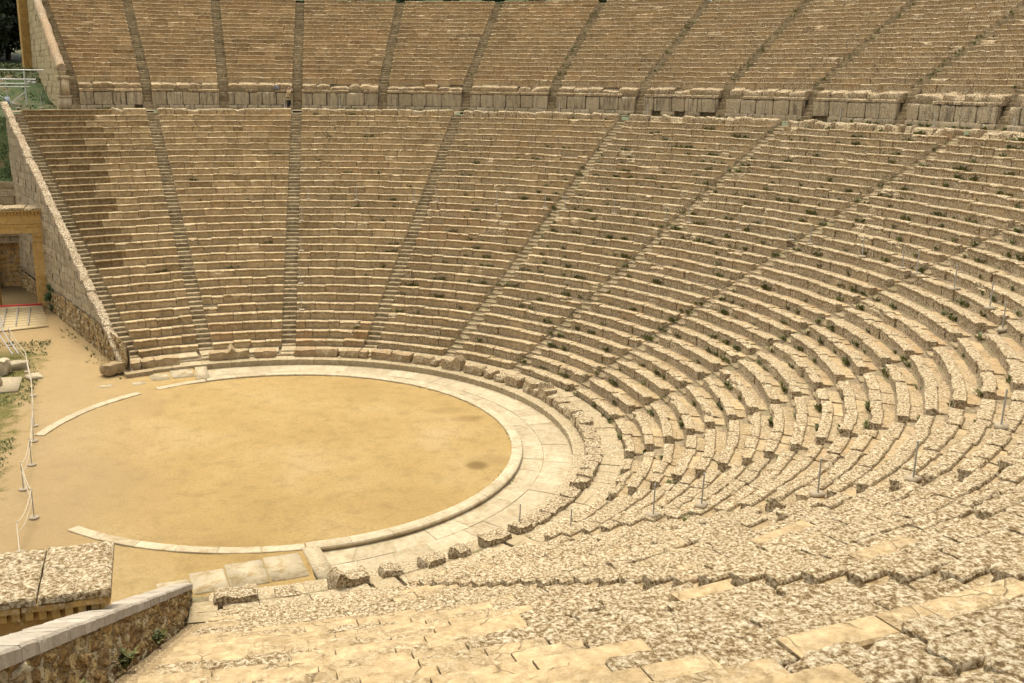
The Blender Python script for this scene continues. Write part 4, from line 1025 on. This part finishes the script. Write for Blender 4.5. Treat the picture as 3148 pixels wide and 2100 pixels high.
for w in range(12):
    a_hi, a_lo = LA[w], LA[w + 1]
    for k in range(2, 35):
        r = rowr(k); z = rowz(k - 1) - .06 if k > 2 else .33
        band = 1.0 if w > 4 else (1.3 if 8 < k < 31 else .4)
        L = rad(a_hi - a_lo) * r; nn_ = rng.poisson(dens[w] * band * L / 8.5)
        for _ in range(nn_):
            a = rng.uniform(a_lo + 1.5, a_hi - 1.5); 
            if rng.random() < .22 and w > 3: a = (a_lo if rng.random() < .4 else a_hi) + rng.choice([-1, 1]) * math.degrees(.34 / (r + 2))
            cl = 1 + int(rng.random() ** 2 * 5)
            for q_ in range(cl):
                p = PT(a + math.degrees((q_ - cl / 2) * .13 / r), r + rng.uniform(-.04, .08), z)
                tuft(V, Fc, rng, p, rng.integers(6, 14), rng.uniform(.09, .27), .15)
for w in range(13):        # upper tier, mostly on the worn stairs
    for s in range(58):
        d_ = .05 if w < 6 else .28
        if rng.random() < d_:
            a = UA[w]; r = 42.3 + s * .25; p = PT(a, r, 14.34 + s * .1183, rng.uniform(-.35, .35))
            for _ in range(2): tuft(V, Fc, rng, p + np.array([rng.uniform(-.15, .15), rng.uniform(-.15, .15), 0]), 8, rng.uniform(.1, .25), .15)
for _ in range(130):       # along the terrace wall foot
    a = rng.uniform(-9, 101); tuft(V, Fc, rng, PT(a, 40.9 + rng.uniform(-.15, .05), 12.05), 9, rng.uniform(.12, .3), .2)
for _ in range(170):       # kerb edge
    a = rng.uniform(-60, 60); s_ = rng.random(); r = 9.72 if s_ < .6 else 10.26
    if n1(np.array([a / 9.]), 1, 77)[0] > -.1: tuft(V, Fc, rng, PT(a, r, -.01 if s_ < .6 else -.15), 6, rng.uniform(.03, .07), .08)
for _ in range(45):       # foot of the far parapet
    r = rng.uniform(12, 24); tuft(V, Fc, rng, PT(S1, r, -.02, 1.0 + abs(rng.normal(0, .35))), 7, rng.uniform(.05, .16), .15)
for r, n_ in ((24.3, .06), (20.5, .02), (28, 0)):
    for _ in range(8): tuft(V, Fc, rng, PT(S13, r + rng.uniform(-.2, .2), linez(r) - .25, -.33), 9, .2, .15)
o = veg('weeds', V, Fc, M['weed']); o['kind'] = 'stuff'; o['label'] = 'green weeds growing in joints of the stone rows'; o['category'] = 'weeds'
V, Fc = [], []
for _ in range(5200):
    x = -10.3 - abs(rng.normal(0, 2.6)); y = rng.uniform(-14, 20)
    if vnoise(np.array([[x, y, 0]]), .45, 9)[0] + rng.normal(0, .2) > -.1: tuft(V, Fc, rng, np.array([x, y, -.03]), 4, rng.uniform(.05, .14), .2)
for _ in range(5200):
    x = rng.uniform(-22, -9); y = rng.uniform(36.5, 66)
    z = float(np.interp(y, [36, 37.5, 41.0, 43, 47.5, 54, 62, 80], [7.36, 7.6, 11.7, 12.0, 12.55, 14.7, 15.2, 16]))
    if y > 47 or x > -11.8 or y < 41 or rng.random() < .15: tuft(V, Fc, rng, np.array([x, y, z]), 5, rng.uniform(.1, .28), .3)
o = veg('grass', V, Fc, M['turf']); o['kind'] = 'stuff'; o['label'] = 'patchy green grass at the left of the orchestra'; o['category'] = 'grass'

def tree(name, label, group, x, y, z, hgt, rad_, n, mat, seed, lobes=9, leaf=.35, trunk=.22, low=.25):
    rng = np.random.default_rng(seed); root = empty(name, label, 'tree' if name != 'shrub' else 'shrub', group, (x, y, z))
    mb = MB(); mb.tube([(0, 0, -.3), (.1, .05, hgt * .3), (-.1, .1, hgt * .6), (0, 0, hgt * .9)], [trunk, trunk * .8, trunk * .5, trunk * .15], 8)
    cs = []
    for i in range(lobes):
        zz = hgt * (low + (1 - low) * (i + .5) / lobes); rr_ = rad_ * math.sin(math.pi * min(.95, .25 + .65 * (1 - (zz / hgt - low) / (1 - low)))) * .6
        a = rng.uniform(0, 6.28); cc = np.array([math.cos(a) * rr_, math.sin(a) * rr_, zz]); cs.append((cc, rad_ * rng.uniform(.35, .6)))
        mb.tube([(0, 0, zz * .75), tuple(cc * np.array([.5, .5, .95])), tuple(cc)], [trunk * .35, trunk * .22, trunk * .08], 6)
    mb.build('trunk', M['bark'], root)
    V, Fc = [], []
    for i in range(n):
        cc, rr_ = cs[rng.integers(lobes)]; d = rng.normal(0, 1, 3); d /= np.linalg.norm(d); p = cc + d * rr_ * rng.random() ** .45 * np.array([1, 1, .75])
        a, b_ = rng.normal(0, 1, 3), rng.normal(0, 1, 3); a /= np.linalg.norm(a); b_ = np.cross(a, b_); b_ /= np.linalg.norm(b_); s = leaf * rng.uniform(.5, 1.2)
        k = len(V); V += [p - a * s, p + b_ * s * .45, p + a * s, p - b_ * s * .45]; Fc.append((k, k + 1, k + 2, k + 3))
    o = veg('crown', V, Fc, mat); o.parent = root
TL = ['dark tree against the ashlar end wall, right of the others', 'yellow-green tinged dark tree second from the end wall', 'dark pine third from the end wall', 'dark pine at the left picture edge', 'dense dark tree behind the other pines', 'low dark tree at the foot of the pines', 'low dark tree close to the end wall corner', 'bushy dark tree in front of the pines', 'tall dark pine half hidden by the end wall', 'tall dark pine behind the yellow-green tree']
for i, (x, y, hg, rd) in enumerate(((-17.5, 74, 13, 3.6), (-21.5, 78, 12, 3.8), (-25.5, 73, 12, 3.8), (-30, 76, 13, 4.2), (-23, 86, 16, 5.2), (-26.5, 68, 6, 3.0), (-18.8, 69, 7, 3.0), (-22.5, 70, 9, 3.4), (-15.5, 80, 15, 4.2), (-19.5, 84, 16, 4.6))):
    tree('pine_tree', TL[i], 'dark trees on the slope', x, y, 15.3 + (y - 62) * .04, hg, rd, 5200, M['pine'] if i not in (1,) else M['bush'], 40 + i, 12, .36, .28, .12)
tree('shrub', 'dark green shrub at the foot of the far gateway pillar', None, -10.75, 27.4, 0, 1.7, .55, 900, M['bush'], 71, 7, .13, .05, .05)
for i in range(24):
    a = 99 - i * 4.0
    p = PT(a, 58.6 + (i * 37 % 5) * .3, 21.1)
    tree('shrub', 'green shrub on the skyline behind the top row, %s from the left' % (ORD + ['fifteenth', 'sixteenth', 'seventeenth', 'eighteenth', 'nineteenth', 'twentieth', 'twenty-first', 'twenty-second', 'twenty-third', 'twenty-fourth'])[i], 'shrubs behind the top row', p[0], p[1], p[2], 1.6 + (i * 7 % 4) * .25, 1.9, 700, M['bush'] if i % 3 else M['pine'], 80 + i, 7, .28, .07, .1)

# ------------------------------------------------------------------ camera, light
cd = bpy.data.cameras.new('camera'); co = bpy.data.objects.new('camera_view', cd); COL.objects.link(co)
cd.sensor_width = 36; cd.lens = 35.867; cd.shift_x = .0589; cd.clip_end = 5000; cd.clip_start = .1
yaw, pitch, roll = rad(73.798), rad(-14.58), rad(.559)
cy, sy, cp, sp_ = math.cos(yaw), math.sin(yaw), math.cos(pitch), math.sin(pitch)
f_ = Vector((cp * cy, cp * sy, sp_)); rt = Vector((sy, -cy, 0)); up = rt.cross(f_)
r_ = math.cos(roll) * rt + math.sin(roll) * up; u_ = -math.sin(roll) * rt + math.cos(roll) * up
co.matrix_world = Matrix(((r_.x, u_.x, -f_.x, CAM[0]), (r_.y, u_.y, -f_.y, CAM[1]), (r_.z, u_.z, -f_.z, CAM[2]), (0, 0, 0, 1)))
SC.camera = co

SUN_EL, SUN_AZ = rad(72), rad(100)      # azimuth of the sun measured from +x, counter-clockwise
w = bpy.data.worlds.new('World'); SC.world = w; w.use_nodes = True; nt = w.node_tree
bg = nt.nodes['Background']; sky = nt.nodes.new('ShaderNodeTexSky'); sky.sky_type = 'NISHITA'; sky.sun_disc = False
sky.sun_elevation = SUN_EL; sky.sun_rotation = math.pi / 2 - SUN_AZ; sky.air_density = 1; sky.dust_density = 4; sky.ozone_density = 1
# overcast: the cloud layer greys the blue out
hsv = nt.nodes.new('ShaderNodeHueSaturation'); hsv.inputs['Saturation'].default_value = .12
nt.links.new(sky.outputs[0], hsv.inputs['Color']); nt.links.new(hsv.outputs[0], bg.inputs['Color']); bg.inputs['Strength'].default_value = .15
sl = bpy.data.lights.new('sun', 'SUN'); so = bpy.data.objects.new('sun', sl); COL.objects.link(so)
sl.energy = 1.35; sl.angle = rad(22); sl.color = (1, .90, .72)
d_ = Vector((math.cos(SUN_EL) * math.cos(SUN_AZ), math.cos(SUN_EL) * math.sin(SUN_AZ), math.sin(SUN_EL)))
so.rotation_euler = d_.to_track_quat('Z', 'Y').to_euler()
vs = SC.view_settings; vs.view_transform = 'Standard'; vs.look = 'None'; vs.exposure = 1.2; vs.gamma = 1
SC.render.film_transparent = False
SC.cycles.max_bounces = 5; SC.cycles.diffuse_bounces = 3
